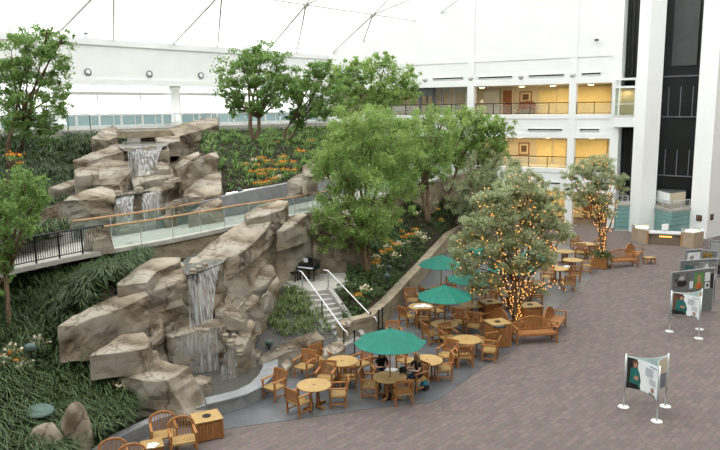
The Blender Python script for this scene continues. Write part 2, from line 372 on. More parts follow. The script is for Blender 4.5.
# ------------------------------------------------------------------ terrain helper
def tps(C):
    C = np.array([[p.x, p.y, p.z] for p in C]); n = len(C); X = C[:, :2]
    def U(r2): return np.where(r2 > 1e-9, r2*np.log(r2+1e-12)*.5, 0)
    K = U(((X[:, None]-X[None])**2).sum(-1)) + np.eye(n)*.05
    Pm = np.concatenate([np.ones((n, 1)), X], 1); A = np.zeros((n+3, n+3)); A[:n, :n] = K; A[:n, n:] = Pm; A[n:, :n] = Pm.T
    w = np.linalg.solve(A, np.concatenate([C[:, 2], np.zeros(3)]))
    def f(Q):
        Q = np.asarray(Q); return U(((Q[:, None]-X[None])**2).sum(-1)) @ w[:n] + w[n] + Q @ w[n+1:]
    return f
def inside(P, poly):
    x, y = P[:, 0], P[:, 1]; r = np.zeros(len(P), bool); n = len(poly)
    for i in range(n):
        x0, y0 = poly[i]; x1, y1 = poly[(i+1) % n]
        c = ((y0 > y) != (y1 > y)) & (x < (x1-x0)*(y-y0)/((y1-y0) or 1e-9)+x0); r ^= c
    return r
class Patch: pass
def terrain(name, label, outline, extra, m, step=.45, bumpy=.06):
    poly = [(p.x, p.y) for p in outline]; f = tps(outline+extra)
    lo = np.min(poly, 0); hi = np.max(poly, 0)
    gx, gy = np.meshgrid(np.arange(lo[0], hi[0], step), np.arange(lo[1], hi[1], step)); G = np.stack([gx.ravel(), gy.ravel()], 1)
    G = G[inside(G, poly)]; n = len(poly)
    pts = [Vector(p) for p in poly]+[Vector(p) for p in G]
    r = delaunay_2d_cdt(pts, [(i, (i+1) % n) for i in range(n)], [], 1, 1e-4)
    V = np.array([[v.x, v.y] for v in r[0]]); Z = f(V)
    for i in range(len(V)): Z[i] += noise.noise(Vector((V[i, 0], V[i, 1], 3)))*bumpy
    mb = MB(); mb.v = [(V[i, 0], V[i, 1], Z[i]) for i in range(len(V))]; mb.f = [tuple(t) for t in r[2]]
    struct(name, mb, m, label, smooth=True, cat='ground')
    P = Patch(); P.f = f; P.poly = poly; P.lo = lo; P.hi = hi; return P
def sample(P, n, z=0., excl=()):
    out = []; tot = 0
    while tot < n:
        Q = RNG.uniform(P.lo, P.hi, size=(n*2, 2)); Q = Q[inside(Q, P.poly)]
        for e in excl: Q = Q[~inside(Q, e)]
        out.append(Q); tot += len(Q)
    Q = np.concatenate(out)[:n]; return np.concatenate([Q, (P.f(Q)+z)[:, None]], 1)
# ------------------------------------------------------------------ vertical reference planes (facade, long window wall)
class Frame:
    def __init__(s, o, u):
        s.o = Vector((o[0], o[1])); s.u = Vector(u).normalized(); s.w = Vector((-s.u.y, s.u.x)); s.rz = math.atan2(s.u.y, s.u.x); s.loc = (s.o.x, s.o.y, 0)
    def hit(s, x, y, dep=0.0):
        d = ray(x, y); n = s.w; t = ((s.o+s.w*dep).dot(n))/(d.x*n.x+d.y*n.y); p = CP+d*t
        return (Vector((p.x, p.y))-s.o).dot(s.u), p.z
    def s(s, x, y=100, dep=0.0): return s.hit(x, y, dep)[0]
    def W(s, a, dep, z=0): p = s.o+s.u*a+s.w*dep; return Vector((p.x, p.y, z))
FA = Frame(at(575, 225), (1.577, -1)); LA = Frame(aty(170, 127, 56), (.676, .737))
def fbox(mb, s0, s1, d0, d1, z0, z1): return mb.box(((s0+s1)/2, (d0+d1)/2, (z0+z1)/2), (abs(s1-s0), abs(d1-d0), abs(z1-z0)))
def fr(F, name, mb, m, parent=None, **k): return obj(name, mb, m, parent, F.loc if parent is None else None, F.rz if parent is None else None, **k)

# ------------------------------------------------------------------ floors
mb = MB(); mb.box((0, 28, -.15), (90, 100, .3)); struct('floor', mb, MAT['carpet'], 'brownish carpet with a fine brick weave', cat='floor')
patio = [(207, 433), (222, 430), (265, 423.5), (317, 417), (360, 410), (413, 404), (431, 403), (441, 398), (473, 375), (487, 363), (512, 352), (552, 311), (580, 292), (598, 270), (592, 256), (560, 243), (520, 230), (480, 226), (455, 236), (449, 250), (402, 304), (367, 334), (345, 340), (335, 350), (290, 367), (276, 384), (245, 405), (207, 422)]
mb = MB(); mb.prism([at(x, y) for x, y in patio], -.02, .012); struct('floor_patio', mb, MAT['slate'], 'grey slate patio under the cafe tables', cat='floor')

# ------------------------------------------------------------------ facade on the right
L1, L2, L3 = 0.0, 4.55, 8.9; T1, T2, T3 = 2.72, 7.0, 11.3
sR = FA.s(612); sC0, sC1 = FA.s(569), FA.s(576); sD0, sD1 = FA.s(467.5), FA.s(474); sL = -27.0
mb = MB()
fbox(mb, sL, sR, 0, .5, T3, 30); fbox(mb, sL, sR, 0, .5, T2, L3); fbox(mb, sL, sR, 0, .5, T1, L2)
for a, b in ((sC0, sC1), (sD0, sD1), (-19.6, -18.9), (sL, -24)): fbox(mb, a, b, 0.0, .5, 0, T3)
# raised bands and pilaster lines
for z0, z1 in ((13.3, 13.86), (T3, T3+.45), (L3-.35, L3), (T2, T2+.4), (L2-.35, L2), (T1, T1+.4)): fbox(mb, sL, sR, -.05, 0, z0, z1)
for a, b in ((sC0, sC1), (sD0, sD1)): fbox(mb, a, b, -.07, 0, 0, 22)
struct('wall_facade', mb, MAT['white'], 'white three-storey office facade', FA.loc, FA.rz, cat='wall')
mb = MB()
for z in (L2, L3): fbox(mb, sL, sR, .5, 4.2, z-.4, z)
struct('floor_corridor', mb, MAT['tanwall'], 'corridor floor slabs behind the facade openings', FA.loc, FA.rz, cat='floor')
mb = MB()
for z in (T1, T2, T3): fbox(mb, sL, sR, .5, 4.2, z+.02, z+.12)
struct('ceiling_corridor', mb, MAT['greypaint'], 'corridor ceilings', FA.loc, FA.rz, cat='ceiling')
mb = MB(); fbox(mb, sL, sR+.15, 4.2, 4.4, 0, T3+.2); fbox(mb, sR, sR+.15, .5, 4.2, 0, T3)
struct('wall_corridor', mb, MAT['tanwall'], 'tan corridor back wall', FA.loc, FA.rz, cat='wall')
# doors, painted patches of lamp light and pictures in the corridors
DN = 0
def cdoor(x0, x1, z, h, m, label, knob=True):
    global DN; DN += 1
    a, b = FA.s(x0, 100, 4.1), FA.s(x1, 100, 4.1); m_ = MB(); fbox(m_, a, b, 4.08, 4.19, z, z+h)
    o = struct('door_%d' % DN, m_, m, label, FA.loc, FA.rz, cat='door')
    k = MB(); fbox(k, a+.08, a+.16, 4.0, 4.08, z+.95, z+1.05); obj('door_handle', k, MAT['steel'], o)
    f = MB(); fbox(f, a-.09, a, 4.05, 4.2, z, z+h+.09); fbox(f, b, b+.09, 4.05, 4.2, z, z+h+.09); fbox(f, a, b, 4.05, 4.2, z+h, z+h+.09); obj('door_frame', f, MAT['tanwall'], o)
cdoor(503, 512, L3, 2.1, MAT['wood'], 'brown wooden door on the top corridor beside the picture')
cdoor(494, 497.5, L3, 2.1, MAT['wood'], 'narrow brown door next to the pale office opening on the top corridor')
cdoor(588, 597, L1, 2.1, MAT['wood'], 'brown wooden door on the ground floor behind the tree')
MAT['yellow'] = mat('yellow_light_paint', (.70, .58, .31), (.66, .54, .28), .7, 2)  # warm lamp light on the tan corridor wall, put into the colour
for n_, (x0, x1, z, h) in enumerate(((539, 556, L3, 2.05), (557.5, 569, L3, 2.2), (577, 611, L3, 2.25), (538, 553, L2, 2.1), (556, 568, L2, 2.1), (576, 609, L2, 2.2), (539, 566, L1, 2.3))):
    a, b = FA.s(x0, 100, 4.1), FA.s(x1, 100, 4.1); mb = MB(); fbox(mb, a, b, 4.1, 4.19, z+.0, z+h)
    struct('wall_light_patch_%d' % (n_+1), mb, MAT['yellow'], 'yellow panel with the warm corridor lamp light painted in', FA.loc, FA.rz, cat='wall')
for x0, x1, y0, y1, floor_, lab in ((520, 531, 92, 102, 3, 'square framed picture beside the brown door on the top corridor'), (519, 528.5, 143, 154.5, 2, 'square framed picture on the middle corridor wall')):
    s0, z1 = FA.hit(x0, y0, 4.1); s1, z0 = FA.hit(x1, y1, 4.1)
    t = thing('framed_picture', lab, 'picture', FA.W((s0+s1)/2, 4.15, (z0+z1)/2), FA.rz); w, h = s1-s0, z1-z0
    m_ = MB(); [m_.box(c, d) for c, d in (((0, 0, h/2), (w+.1, .06, .1)), ((0, 0, -h/2), (w+.1, .06, .1)), ((-w/2, 0, 0), (.1, .06, h)), ((w/2, 0, 0), (.1, .06, h)))]
    obj('frame', m_, MAT['wood'], t); m_ = MB(); m_.box((0, .01, 0), (w, .03, h)); obj('mat_board', m_, MAT['tanwall'], t)
    m_ = MB(); m_.box((0, -.01, 0), (w*.55, .03, h*.55)); obj('print', m_, MAT['brownprint'], t)
# arched wooden settee on the top corridor
def settee(label, loc, rz, cat='bench'):
    t = thing('arched_settee', label, cat, loc, rz); w = 1.5
    m_ = MB(); m_.box((0, 0, .42), (w, .5, .06)); obj('seat', m_, MAT['wood'], t)
    m_ = MB(); vs = []
    for i in range(13):
        x = -w/2+w*i/12; z = .95+.2*math.sin(PI*i/12); vs += [(x, .24, .46), (x, .28, .46), (x, .30, z), (x, .26, z)]
    m_.add(vs, [f for i in range(12) for f in ((i*4, i*4+4, i*4+7, i*4+3), (i*4+1, i*4+2, i*4+6, i*4+5), (i*4+3, i*4+7, i*4+6, i*4+2))]); obj('backrest', m_, MAT['wood'], t)
    for sx in (-1, 1):
        for y in (-.22, .22): m_ = MB(); m_.box((sx*(w/2-.05), y, .2), (.06, .06, .4)); obj('leg', m_, MAT['wood'], t)
        m_ = MB(); m_.box((sx*(w/2-.03), 0, .66), (.06, .5, .05)); obj('arm', m_, MAT['wood'], t)
settee('brown arched settee against the top corridor wall under the picture', FA.W(FA.s(525.5, 108, 3.6), 3.75, L3), FA.rz)
# bright glazed corner office at the left end of the top floor
mb = MB(); a, b = FA.s(419, 100, .3), FA.s(435, 100, .3)
fbox(mb, FA.s(405, 100, .3), b, .2, .4, T3-.75, T3); fbox(mb, b-.25, b, .2, .4, L3, T3); fbox(mb, a, a+.25, .2, .4, L3, T3); fbox(mb, (a+b)/2-.05, (a+b)/2+.05, .2, .4, L3, T3)
struct('window_frame_corner', mb, MAT['darkpanel'], 'dark framed corner window', FA.loc, FA.rz, cat='window')
for i, (x0, x1) in enumerate(((436, 441), (443, 449), (454, 466))):
    mb = MB(); a, b = FA.s(x0, 100, 2), FA.s(x1, 100, 2); fbox(mb, a, b, 2.0, 2.04, L3, T3-.35); o = struct('window_%d' % (i+1), mb, MAT['paneglass'], 'glazed office partition behind the top railing', FA.loc, FA.rz, cat='window')
    m_ = MB(); [fbox(m_, c-.05, c+.05, 1.95, 2.1, L3, T3) for c in (a, b)]; fbox(m_, a, b, 1.95, 2.1, T3-.4, T3); obj('window_frame', m_, MAT['greypaint'], o)
a, b = FA.s(477, 100, 2.5), FA.s(493, 100, 2.5); mb = MB(); fbox(mb, a, b, 4.0, 4.15, L3, T3-.3); struct('wall_office', mb, MAT['greypaint'], 'pale grey office wall seen through the top corridor', FA.loc, FA.rz, cat='wall')
t = thing('side_cabinet', 'small pale cabinet with a table lamp behind the top railing', 'cabinet', FA.W(FA.s(480.5, 110, 3), 3.2, L3), FA.rz)
m_ = MB(); m_.box((0, 0, .4), (.9, .4, .8)); obj('body', m_, MAT['tanwall'], t, bevel=.02); m_ = MB(); m_.box((0, -.21, .55), (.8, .02, .3)); obj('drawer', m_, MAT['tanwall'], t)
t = thing('table_lamp', 'white shaded table lamp on the pale cabinet behind the top railing', 'lamp', FA.W(FA.s(480.5, 110, 3), 3.2, L3+.8), FA.rz)
m_ = MB(); m_.lathe([(.09, 0), (.03, .06), (.03, .25)]); obj('base', m_, MAT['steel'], t); m_ = MB(); m_.lathe([(.19, .22), (.12, .5)]); obj('lamp_shade', m_, MAT['paper'], t)
# railings in the openings
def facade_rail(s0, s1, z, label, h=.92):
    t = thing('balcony_railing', label, 'railing', FA.W((s0+s1)/2, .25, z), FA.rz, 'balcony railings in the facade openings'); w = s1-s0
    m_ = MB(); m_.box((0, 0, h), (w, .06, .06)); obj('handrail', m_, MAT['black'], t)
    m_ = MB(); m_.box((0, 0, .08), (w, .03, .03)); obj('bottom_rail', m_, MAT['black'], t)
    m_ = MB(); m_.box((0, .02, h/2), (w-.1, .012, h-.2)); obj('glass_panel', m_, MAT['paneglass'], t)
    k = max(2, round(w/1.6))
    for i in range(k+1): m_ = MB(); m_.box((-w/2+w*i/k*.98+w*.01, 0, h/2), (.05, .05, h)); obj('post', m_, MAT['black'], t)
facade_rail(sC1, sR, L3, 'balcony railing in the top right opening beside the lift tower')
facade_rail(sD1, sC0, L3, 'long balcony railing in the middle opening of the top floor')
facade_rail(-18.9, sD0, L3, 'balcony railing of the top floor by the glazed corner office')
facade_rail(sC1, sR, L2, 'balcony railing of the middle floor behind the small lit tree')
facade_rail(sD1, sC0, L2, 'long balcony railing of the middle floor')
# slot vents and round wall lamps
VL = [(433, 463, 3, 79, 78), (479, 512, 3, 77.7, 77), (529, 564, 3, 76, 75), (582, 600.5, 3, 74, 73.5), (528, 562, 2, 129.7, 129.7), (580, 599, 2, 129.7, 129.7), (540, 560, 1, 183, 183), (587, 606, 1, 183, 183)]
names = ['first from the left above the top floor', 'second from the left above the top floor', 'third from the left above the top floor', 'last on the right above the top floor', 'left one above the middle floor', 'right one above the middle floor', 'left one above the ground floor', 'right one above the ground floor']
for (x0, x1, f, y0, y1), nm in zip(VL, names):
    a, b = FA.s(x0, y0), FA.s(x1, y1); z = FA.hit((x0+x1)/2, (y0+y1)/2)[1]
    t = thing('slot_vent', 'dark horizontal slot vent in the white facade, '+nm, 'vent', FA.W((a+b)/2, 0, z), FA.rz, 'slot vents in the white facade')
    m_ = MB(); m_.box((0, -.02, 0), (b-a, .06, .13)); obj('grille', m_, MAT['vent'], t)
    m_ = MB(); m_.box((0, -.03, .085), (b-a+.1, .08, .04)); m_.box((0, -.03, -.085), (b-a+.1, .08, .04)); obj('frame', m_, MAT['white'], t)
for (x, y), nm in zip(((425, 79.5), (471, 78), (521, 76.5), (573, 75)), ('first from the left', 'second from the left', 'third from the left', 'rightmost')):
    a, z = FA.hit(x, y); t = thing('round_wall_light', 'round white wall light above the top opening, '+nm, 'light', FA.W(a, 0, z), FA.rz, 'round white lights on the facade')
    m_ = MB(); m_.lathe([(.22, 0), (.22, .08), (.15, .16), (.05, .2)]); o = obj('dome', m_, MAT['greypaint'], t, smooth=True); o.rotation_euler = (PI/2, 0, 0)
    m_ = MB(); m_.lathe([(.26, 0), (.26, .04)]); o = obj('trim_ring', m_, MAT['white'], t); o.rotation_euler = (PI/2, 0, 0)
# corridor ceiling lamps (warm)
def lamp_light(name, loc, energy, col, size, parent=None):
    l = bpy.data.lights.new(name, 'AREA'); l.shape = 'DISK'; l.size = size; l.energy = energy; l.color = col
    o = bpy.data.objects.new(name, l); COL.objects.link(o); o.location = loc
    if parent is not None: o.parent = parent
    return o
for x, f, zt, e, nm in ((430, 3, T3, 25, 'above the corner office'), (482, 3, T3, 25, 'above the pale office'), (522, 3, T3, 55, 'above the settee'), (553, 3, T3, 110, 'above the yellow lit wall'), (591, 3, T3, 130, 'in the top right opening'), (520, 2, T2, 70, 'near the middle picture'), (548, 2, T2, 130, 'in the middle opening'), (592, 2, T2, 130, 'behind the small lit tree'), (505, 2, T2, 60, 'behind the dark tree'), (552, 1, T1, 170, 'in the ground floor opening'), (592, 1, T1, 80, 'above the ground floor door')):
    a = FA.s(x, 84 if f == 3 else 138 if f == 2 else 190, 2.2)
    t = thing('corridor_ceiling_lamp', 'round warm ceiling lamp of the %s floor corridor, %s' % (('ground', 'middle', 'top')[f-1], nm), 'lamp', FA.W(a, 2.2, zt), FA.rz, 'warm corridor ceiling lamps')
    m_ = MB(); m_.lathe([(.3, .02), (.3, -.05)]); obj('housing', m_, MAT['white'], t); m_ = MB(); m_.lathe([(.25, -.05), (.2, -.1), (.1, -.12)]); obj('diffuser', m_, MAT['warm'], t, smooth=True)
    lamp_light('bulb_light', (0, 0, -.16), e*.55, (1, .78, .42), .5, t)
a, z = FA.hit(597, 39.5); t = thing('security_camera', 'small dark security camera on the blank white facade', 'camera', FA.W(a, 0, z), FA.rz)
m_ = MB(); m_.box((0, -.15, 0), (.05, .3, .05)); obj('bracket', m_, MAT['steel'], t); m_ = MB(); m_.box((.05, -.35, -.06), (.3, .16, .15)); obj('body', m_, MAT['darkpanel'], t, bevel=.02)

# ------------------------------------------------------------------ lift tower
def P2(*L): return [Vector((p[0], p[1])) for p in L]
A, B, C = Vector((20.66, 53.05)), Vector((20.68, 51.1)), Vector((22.0, 51.6))
mb = MB(); mb.prism([A, B, C, C+Vector((1.4, 3.4)), A+Vector((1.2, 2.6))], 0, 30); struct('pillar_tower_middle', mb, MAT['pierwhite'], 'tall white pier between the two lift shafts', cat='pillar')
E_ = aty(688.5, 238, 50.5); G_ = aty(706, 240, 49.4); H_ = aty(738, 240, 52.5)
mb = MB(); mb.prism([(E_.x, E_.y), (G_.x, G_.y), (H_.x, H_.y), (E_.x+4, E_.y+5)], 0, 30); struct('pillar_tower_right', mb, MAT['pierwhite'], 'tall white pier right of the lift shafts', cat='pillar')
mb = MB(); fbox(mb, sR, FA.s(620.5, 100), -.15, 1.1, 0, 30); struct('pillar_tower_left', mb, MAT['white'], 'narrow white pier at the right end of the facade', FA.loc, FA.rz, cat='pillar')
sA = FA.s(619, 100)
q0, q1 = FA.W(sA, 1.4), Vector((A.x+.9, A.y+2.2))
mb = MB(); mb.bar((q0.x-.5, q0.y+.3, 14), (q1.x+.6, q1.y-.3, 14), .3, 32); mb.f = mb.f
struct('wall_shaft_left', mb, MAT['darkglass'], 'dark back of the left lift shaft', cat='wall')
mb = MB()
for k in (.3, .62, .9):
    p = q0.lerp(Vector((q1.x, q1.y, 0)), k); mb.box((p.x-.1, p.y-.25, 14), (.09, .09, 32), FA.rz)
struct('trim_shaft_rails', mb, MAT['blackprint'], 'dark guide rails in the left lift shaft', cat='trim')
c1 = C+Vector((.9, 2.0)); e1 = Vector((E_.x+.8, E_.y+1.3))
mb = MB(); mb.bar((c1.x-1, c1.y+.4, 14), (e1.x+1, e1.y-.4, 14), .3, 32); struct('wall_shaft_right', mb, MAT['darkglass'], 'dark back of the right lift shaft', cat='wall')
dd = (e1-c1).normalized(); nn = Vector((-dd.y, dd.x))*-1
if nn.y > 0: nn = -nn
rzs = math.atan2(dd.y, dd.x); mid = (c1+e1)/2
mb = MB(); zc = lambda y: CAMH-(y-104)*53/700
mb.box((*(mid+dd*.15+nn*.25), (zc(66)+24)/2), (1.75, .1, 24-zc(66)), rzs)
struct('wall_shaft_panel', mb, MAT['darkpanel'], 'dark grey panel high in the right lift shaft', cat='wall')
mb = MB()
for y in (76, 115, 173):
    mb.box((*(mid+nn*.3), zc(y)), (2.9, .08, .08), rzs)
for y0, y1 in ((86, 115), (147, 173)):
    for k in (-.75, .1, .95): mb.box((*(mid+dd*k+nn*.4), (zc(y0)+zc(y1))/2), (.05, .05, zc(y0)-zc(y1)), rzs)
struct('trim_shaft_frame', mb, MAT['greyprint'], 'thin light mullions and beams in the right lift shaft', cat='trim')
# teal tiled plinths with ledges
def plinth(name, poly, z, lab):
    m_ = MB(); m_.prism(poly, 0, z); o = struct(name, m_, MAT['tealtile'], lab, cat='wall')
    n = len(poly); c = sum((Vector(p) for p in poly), Vector((0, 0)))/n
    m_ = MB(); m_.prism([Vector(p)+(Vector(p)-c).normalized()*.08 for p in poly], z, z+.18); obj('ledge', m_, MAT['paleconcrete'], o)
    m_ = MB()
    for k in range(1, 6): m_.prism([Vector(p)+(Vector(p)-c).normalized()*.01 for p in poly], z*k/6-.012, z*k/6+.012)
    obj('joint_lines', m_, MAT['tealprint'], o)
    m_ = MB(); m_.prism([Vector(p)+(Vector(p)-c).normalized()*.05 for p in poly], 0, .12); obj('skirting', m_, MAT['paleconcrete'], o)
p1 = at(614.5, 231); plinth('wall_plinth_left', P2((p1.x, p1.y), (A.x, A.y), (A.x+.6, A.y+1.5), (p1.x+.8, p1.y+1.5)), 1.95, 'teal tiled plinth under the left lift shaft')
pc = at(672, 212, 2.0); plinth('wall_plinth_right', P2((C.x, C.y), (pc.x, pc.y), (E_.x, E_.y), (E_.x+.5, E_.y+1.2), (C.x+.7, C.y+1.6)), 1.95, 'teal tiled angled plinth under the right lift shaft')
def rail_on(a, b, z, lab, mm='steel'):
    a, b = Vector(a), Vector(b); c = (a+b)/2; t = thing('ledge_railing', lab, 'railing', (c.x, c.y, z), math.atan2((b-a).y, (b-a).x)); L = (b-a).length
    m_ = MB(); m_.box((0, 0, .6), (L, .05, .05)); obj('handrail', m_, MAT[mm], t); m_ = MB(); m_.box((0, 0, .3), (L*.97, .02, .5)); obj('glass_panel', m_, MAT['paneglass'], t)
    for k in (-.48, 0, .48): m_ = MB(); m_.box((L*k, 0, .3), (.05, .05, .6)); obj('post', m_, MAT[mm], t)
rail_on((p1.x+.1, p1.y+.1), (A.x-.1, A.y+.1), 2.13, 'low glass railing on the teal plinth of the left shaft')
rail_on((C.x, C.y+.1), (pc.x, pc.y+.12), 2.13, 'low glass railing on the left face of the angled teal plinth')
rail_on((pc.x+.05, pc.y+.12), (E_.x, E_.y+.1), 2.13, 'low glass railing on the right face of the angled teal plinth')
# cab at the foot of the right shaft: two faced body
t = thing('lift_cab', 'low lift cab with white and tan panels above the angled teal plinth', 'lift', (pc.x+.05, pc.y+.6, 2.13))
wl_ = (Vector((C.x+.3, C.y+.5))-pc.xy-Vector((.05, .6))); wr_ = (Vector((E_.x-.2, E_.y+.5))-pc.xy-Vector((.05, .6)))
m_ = MB(); m_.prism([(0, 0), (wr_.x, wr_.y), (wr_.x+.3, wr_.y+.6), (wl_.x+.3, wl_.y+.6), (wl_.x, wl_.y)], .0, .3); obj('floor_tray', m_, MAT['deskfront'], t)
m_ = MB(); m_.bar((wl_.x, wl_.y, .72), (0, 0, .72), .06, .8); obj('white_panel', m_, MAT['white'], t)
m_ = MB(); m_.bar((0, 0, .72), (wr_.x, wr_.y, .72), .06, .8); obj('tan_panel', m_, MAT['tanwall'], t)
m_ = MB(); m_.prism([(0, 0), (wr_.x, wr_.y), (wr_.x+.3, wr_.y+.6), (wl_.x+.3, wl_.y+.6), (wl_.x, wl_.y)], 1.12, 1.16); obj('roof', m_, MAT['darkpanel'], t)
# glass cab stopped high in the left shaft
k0 = FA.s(614.5, 100, -.6); k1 = FA.s(635.5, 100, -.6); zz = lambda y: FA.hit(625, y, -.6)[1]
t = thing('glass_lift_cab', 'glass lift cab stopped at the top floor in the left shaft', 'lift', FA.W((k0+k1)/2, -.6, zz(127)), FA.rz); w = k1-k0; z0 = zz(127)
m_ = MB(); fbox(m_, -w/2, w/2, 0, 1.5, 0, zz(116)-z0); obj('base', m_, MAT['white'], t)
m_ = MB(); fbox(m_, -w/2-.04, w/2+.04, -.04, 1.5, zz(116)-z0, zz(115)-z0); obj('floor_tray', m_, MAT['greypaint'], t)
m_ = MB(); fbox(m_, -w/2, w/2, 0, 1.5, zz(80)-z0, zz(78)-z0); fbox(m_, -w/2, w/2, 0, 1.5, zz(88)-z0, zz(86)-z0); obj('roof', m_, MAT['white'], t)
m_ = MB(); fbox(m_, -w/2+.3, w/2-.05, .9, .95, zz(115)-z0, zz(88)-z0); obj('back_wall', m_, MAT['tanwall'], t)
m_ = MB(); fbox(m_, -w/2+.05, w/2-.05, .0, .04, zz(115)-z0, zz(88)-z0); obj('glass_panel', m_, MAT['cabglass'], t)
for k in (-.5, -.28, .48): m_ = MB(); m_.box((w*k, .02, (zz(115)+zz(80))/2-z0), (.09, .09, zz(80)-zz(115))); obj('post', m_, MAT['white'], t)
m_ = MB(); m_.box((0, -.03, zz(104)-z0), (w, .05, .06)); obj('handrail', m_, MAT['palesteel'], t)
lamp_light('cab_light', (0, .5, zz(90)-z0), 14, (1, .75, .4), .5, t)
# plaques on the right pier
for x, y, nm in ((699, 218, 'left one on the white face'), (712, 217, 'right one on the shaded side')):
    d = ray(x, y)
    a_, b_ = ((E_, G_) if x < 705 else (G_, H_)); e = (b_.xy-a_.xy).normalized(); n = Vector((e.y, -e.x)); n = n if n.y < 0 else -n
    tt = (a_.xy+n*.03).dot(n)/(d.x*n.x+d.y*n.y); p = CP+d*tt
    t = thing('wall_plaque', 'small square brown plaque on the right lift pier, '+nm, 'plaque', p, math.atan2(e.y, e.x))
    m_ = MB(); m_.box((0, 0, 0), (.42, .05, .42)); obj('frame', m_, MAT['blackprint'], t); m_ = MB(); m_.box((0, -.03, 0), (.32, .02, .32)); obj('plate', m_, MAT['brownprint'], t)

# ------------------------------------------------------------------ reception desk
dc = at(664, 245); t = thing('reception_desk', 'long curved tan reception desk in front of the lift tower', 'desk', (dc.x, dc.y, 0))
def rel(x, y, z=0): p = at(x, y, z); return Vector((p.x-dc.x, p.y-dc.y))
bk = Vector((.5, 1.1))
l0, l1, l2 = rel(631, 240.5), rel(638, 243), rel(647, 244.5); r0, r1, r2 = rel(681, 246.5), rel(693, 248), rel(703, 246)
m_ = MB(); m_.prism([l0, l1, l2, l2+bk, l0+bk*.9], 0, .98); obj('left_counter', m_, MAT['deskfront'], t)
m_ = MB(); m_.prism([r0, r1, r2, r2+bk, r0+bk], 0, .98); obj('right_counter', m_, MAT['deskfront'], t)
m_ = MB(); m_.prism([l2+bk*.15, r0+bk*.15, r0+bk, l2+bk], 0, .76); obj('centre_counter', m_, MAT['deskdark'], t)
m_ = MB(); m_.prism([l2+bk*.05, r0+bk*.05, r0+bk, l2+bk], .76, .84); obj('worktop', m_, MAT['greypaint'], t)
for a_, b_, c_, nm in ((l0, l1, l2, 'left_top'), (r0, r1, r2, 'right_top')):
    m_ = MB(); m_.prism([a_, b_, c_, c_+bk, a_+bk*.9], .98, 1.04); obj(nm, m_, MAT['greypaint'], t)
for c_ in (l2, r0): m_ = MB(); m_.box((c_.x, c_.y, .49), (.1, .1, .98)); obj('wood_post', m_, MAT['railwood'], t)
g0, g1 = l2.lerp(r0, .35)+bk*.1, l2.lerp(r0, .72)+bk*.1
m_ = MB(); m_.bar((g0.x, g0.y, .60), (g1.x, g1.y, .60), .04, .1); obj('light_strip', m_, MAT['amber'], t)
for c_, nm in ((l1, 'left'), (r1.lerp(r0, .4), 'right')):
    p = Vector((dc.x+c_.x+.3, dc.y+c_.y+.45, 1.04)); t2 = thing('counter_display_tray', 'lit glass display tray on the %s end of the reception desk' % nm, 'tray', p, .05)
    m_ = MB(); m_.box((0, 0, .03), (1.0, .5, .06)); obj('tray', m_, MAT['cooltube'], t2); m_ = MB(); m_.box((0, 0, .2), (1.1, .55, .04)); obj('glass_top', m_, MAT['paneglass'], t2)
    for k in (-.5, .5): m_ = MB(); m_.box((k, 0, .1), (.04, .5, .2)); obj('side', m_, MAT['steel'], t2)
p = l2.lerp(r0, .5)+bk*.5; t2 = thing('computer_monitor', 'white computer monitor in the middle of the reception desk', 'monitor', (dc.x+p.x, dc.y+p.y, .84), .2)
m_ = MB(); m_.lathe([(.14, 0), (.14, .02), (.03, .04), (.03, .15)]); obj('stand', m_, MAT['greypaint'], t2); m_ = MB(); m_.box((0, 0, .36), (.5, .06, .42)); obj('housing', m_, MAT['paper'], t2, bevel=.02); m_ = MB(); m_.box((0, .035, .36), (.44, .01, .36)); obj('screen', m_, MAT['black'], t2)

# ------------------------------------------------------------------ long window wall on the left, with roof
UP = 8.3
s0, s1 = -24, 30
mb = MB(); fbox(mb, s0, s1, 0, 1.0, 11.85, 14.25); fbox(mb, s0, s1, -.12, 1.05, 14.25, 14.7); fbox(mb, s0, s1, -.12, 1.05, 11.45, 11.87)
struct('beam_window_wall', mb, MAT['white'], 'deep white beam over the upper window wall', LA.loc, LA.rz, cat='wall')
for i, x in enumerate((175.5, 59, 300)):
    a = LA.s(x, 105, .5); mb = MB(); mb.lathe([(.42, UP), (.42, UP+.5), (.36, UP+.55), (.36, 11.1), (.48, 11.2), (.48, 11.45)], (a, .5, 0), 24)
    struct('pillar_window_wall_%d' % (i+1), mb, MAT['pierwhite'], 'round white column under the long beam', LA.loc, LA.rz, smooth=True, cat='pillar')
mb = MB(); fbox(mb, s0, s1, -4.0, 3.2, UP-.35, UP); struct('floor_upper_walkway', mb, MAT['paleconcrete'], 'upper walkway along the window wall', LA.loc, LA.rz, cat='floor')
mb = MB(); fbox(mb, s0, s1, -4.05, -3.6, 6.2, UP+.05); struct('wall_upper_retaining', mb, MAT['concrete'], 'brownish retaining wall under the upper walkway', LA.loc, LA.rz, cat='wall')
q0_, q1_ = aty(122, 135, 43.5), aty(168, 135, 45.5); mb = MB(); mb.bar((q0_.x, q0_.y, 8.1), (q1_.x, q1_.y, 8.1), 1.2, .42); struct('beam_stream_bridge', mb, MAT['wallstone'], 'low tan slab bridge over the upper stream', cat='beam')
mb = MB(); mb.bar((q0_.x+.5, q0_.y+2.2, 7.7), (q1_.x+.5, q1_.y+2.2, 7.7), .3, 1.1); struct('wall_stream_shade', mb, MAT['soil'], 'dark panel for the shade in the opening under the slab bridge', cat='wall')  # soil-dark bar stands in for the shade beneath the slab
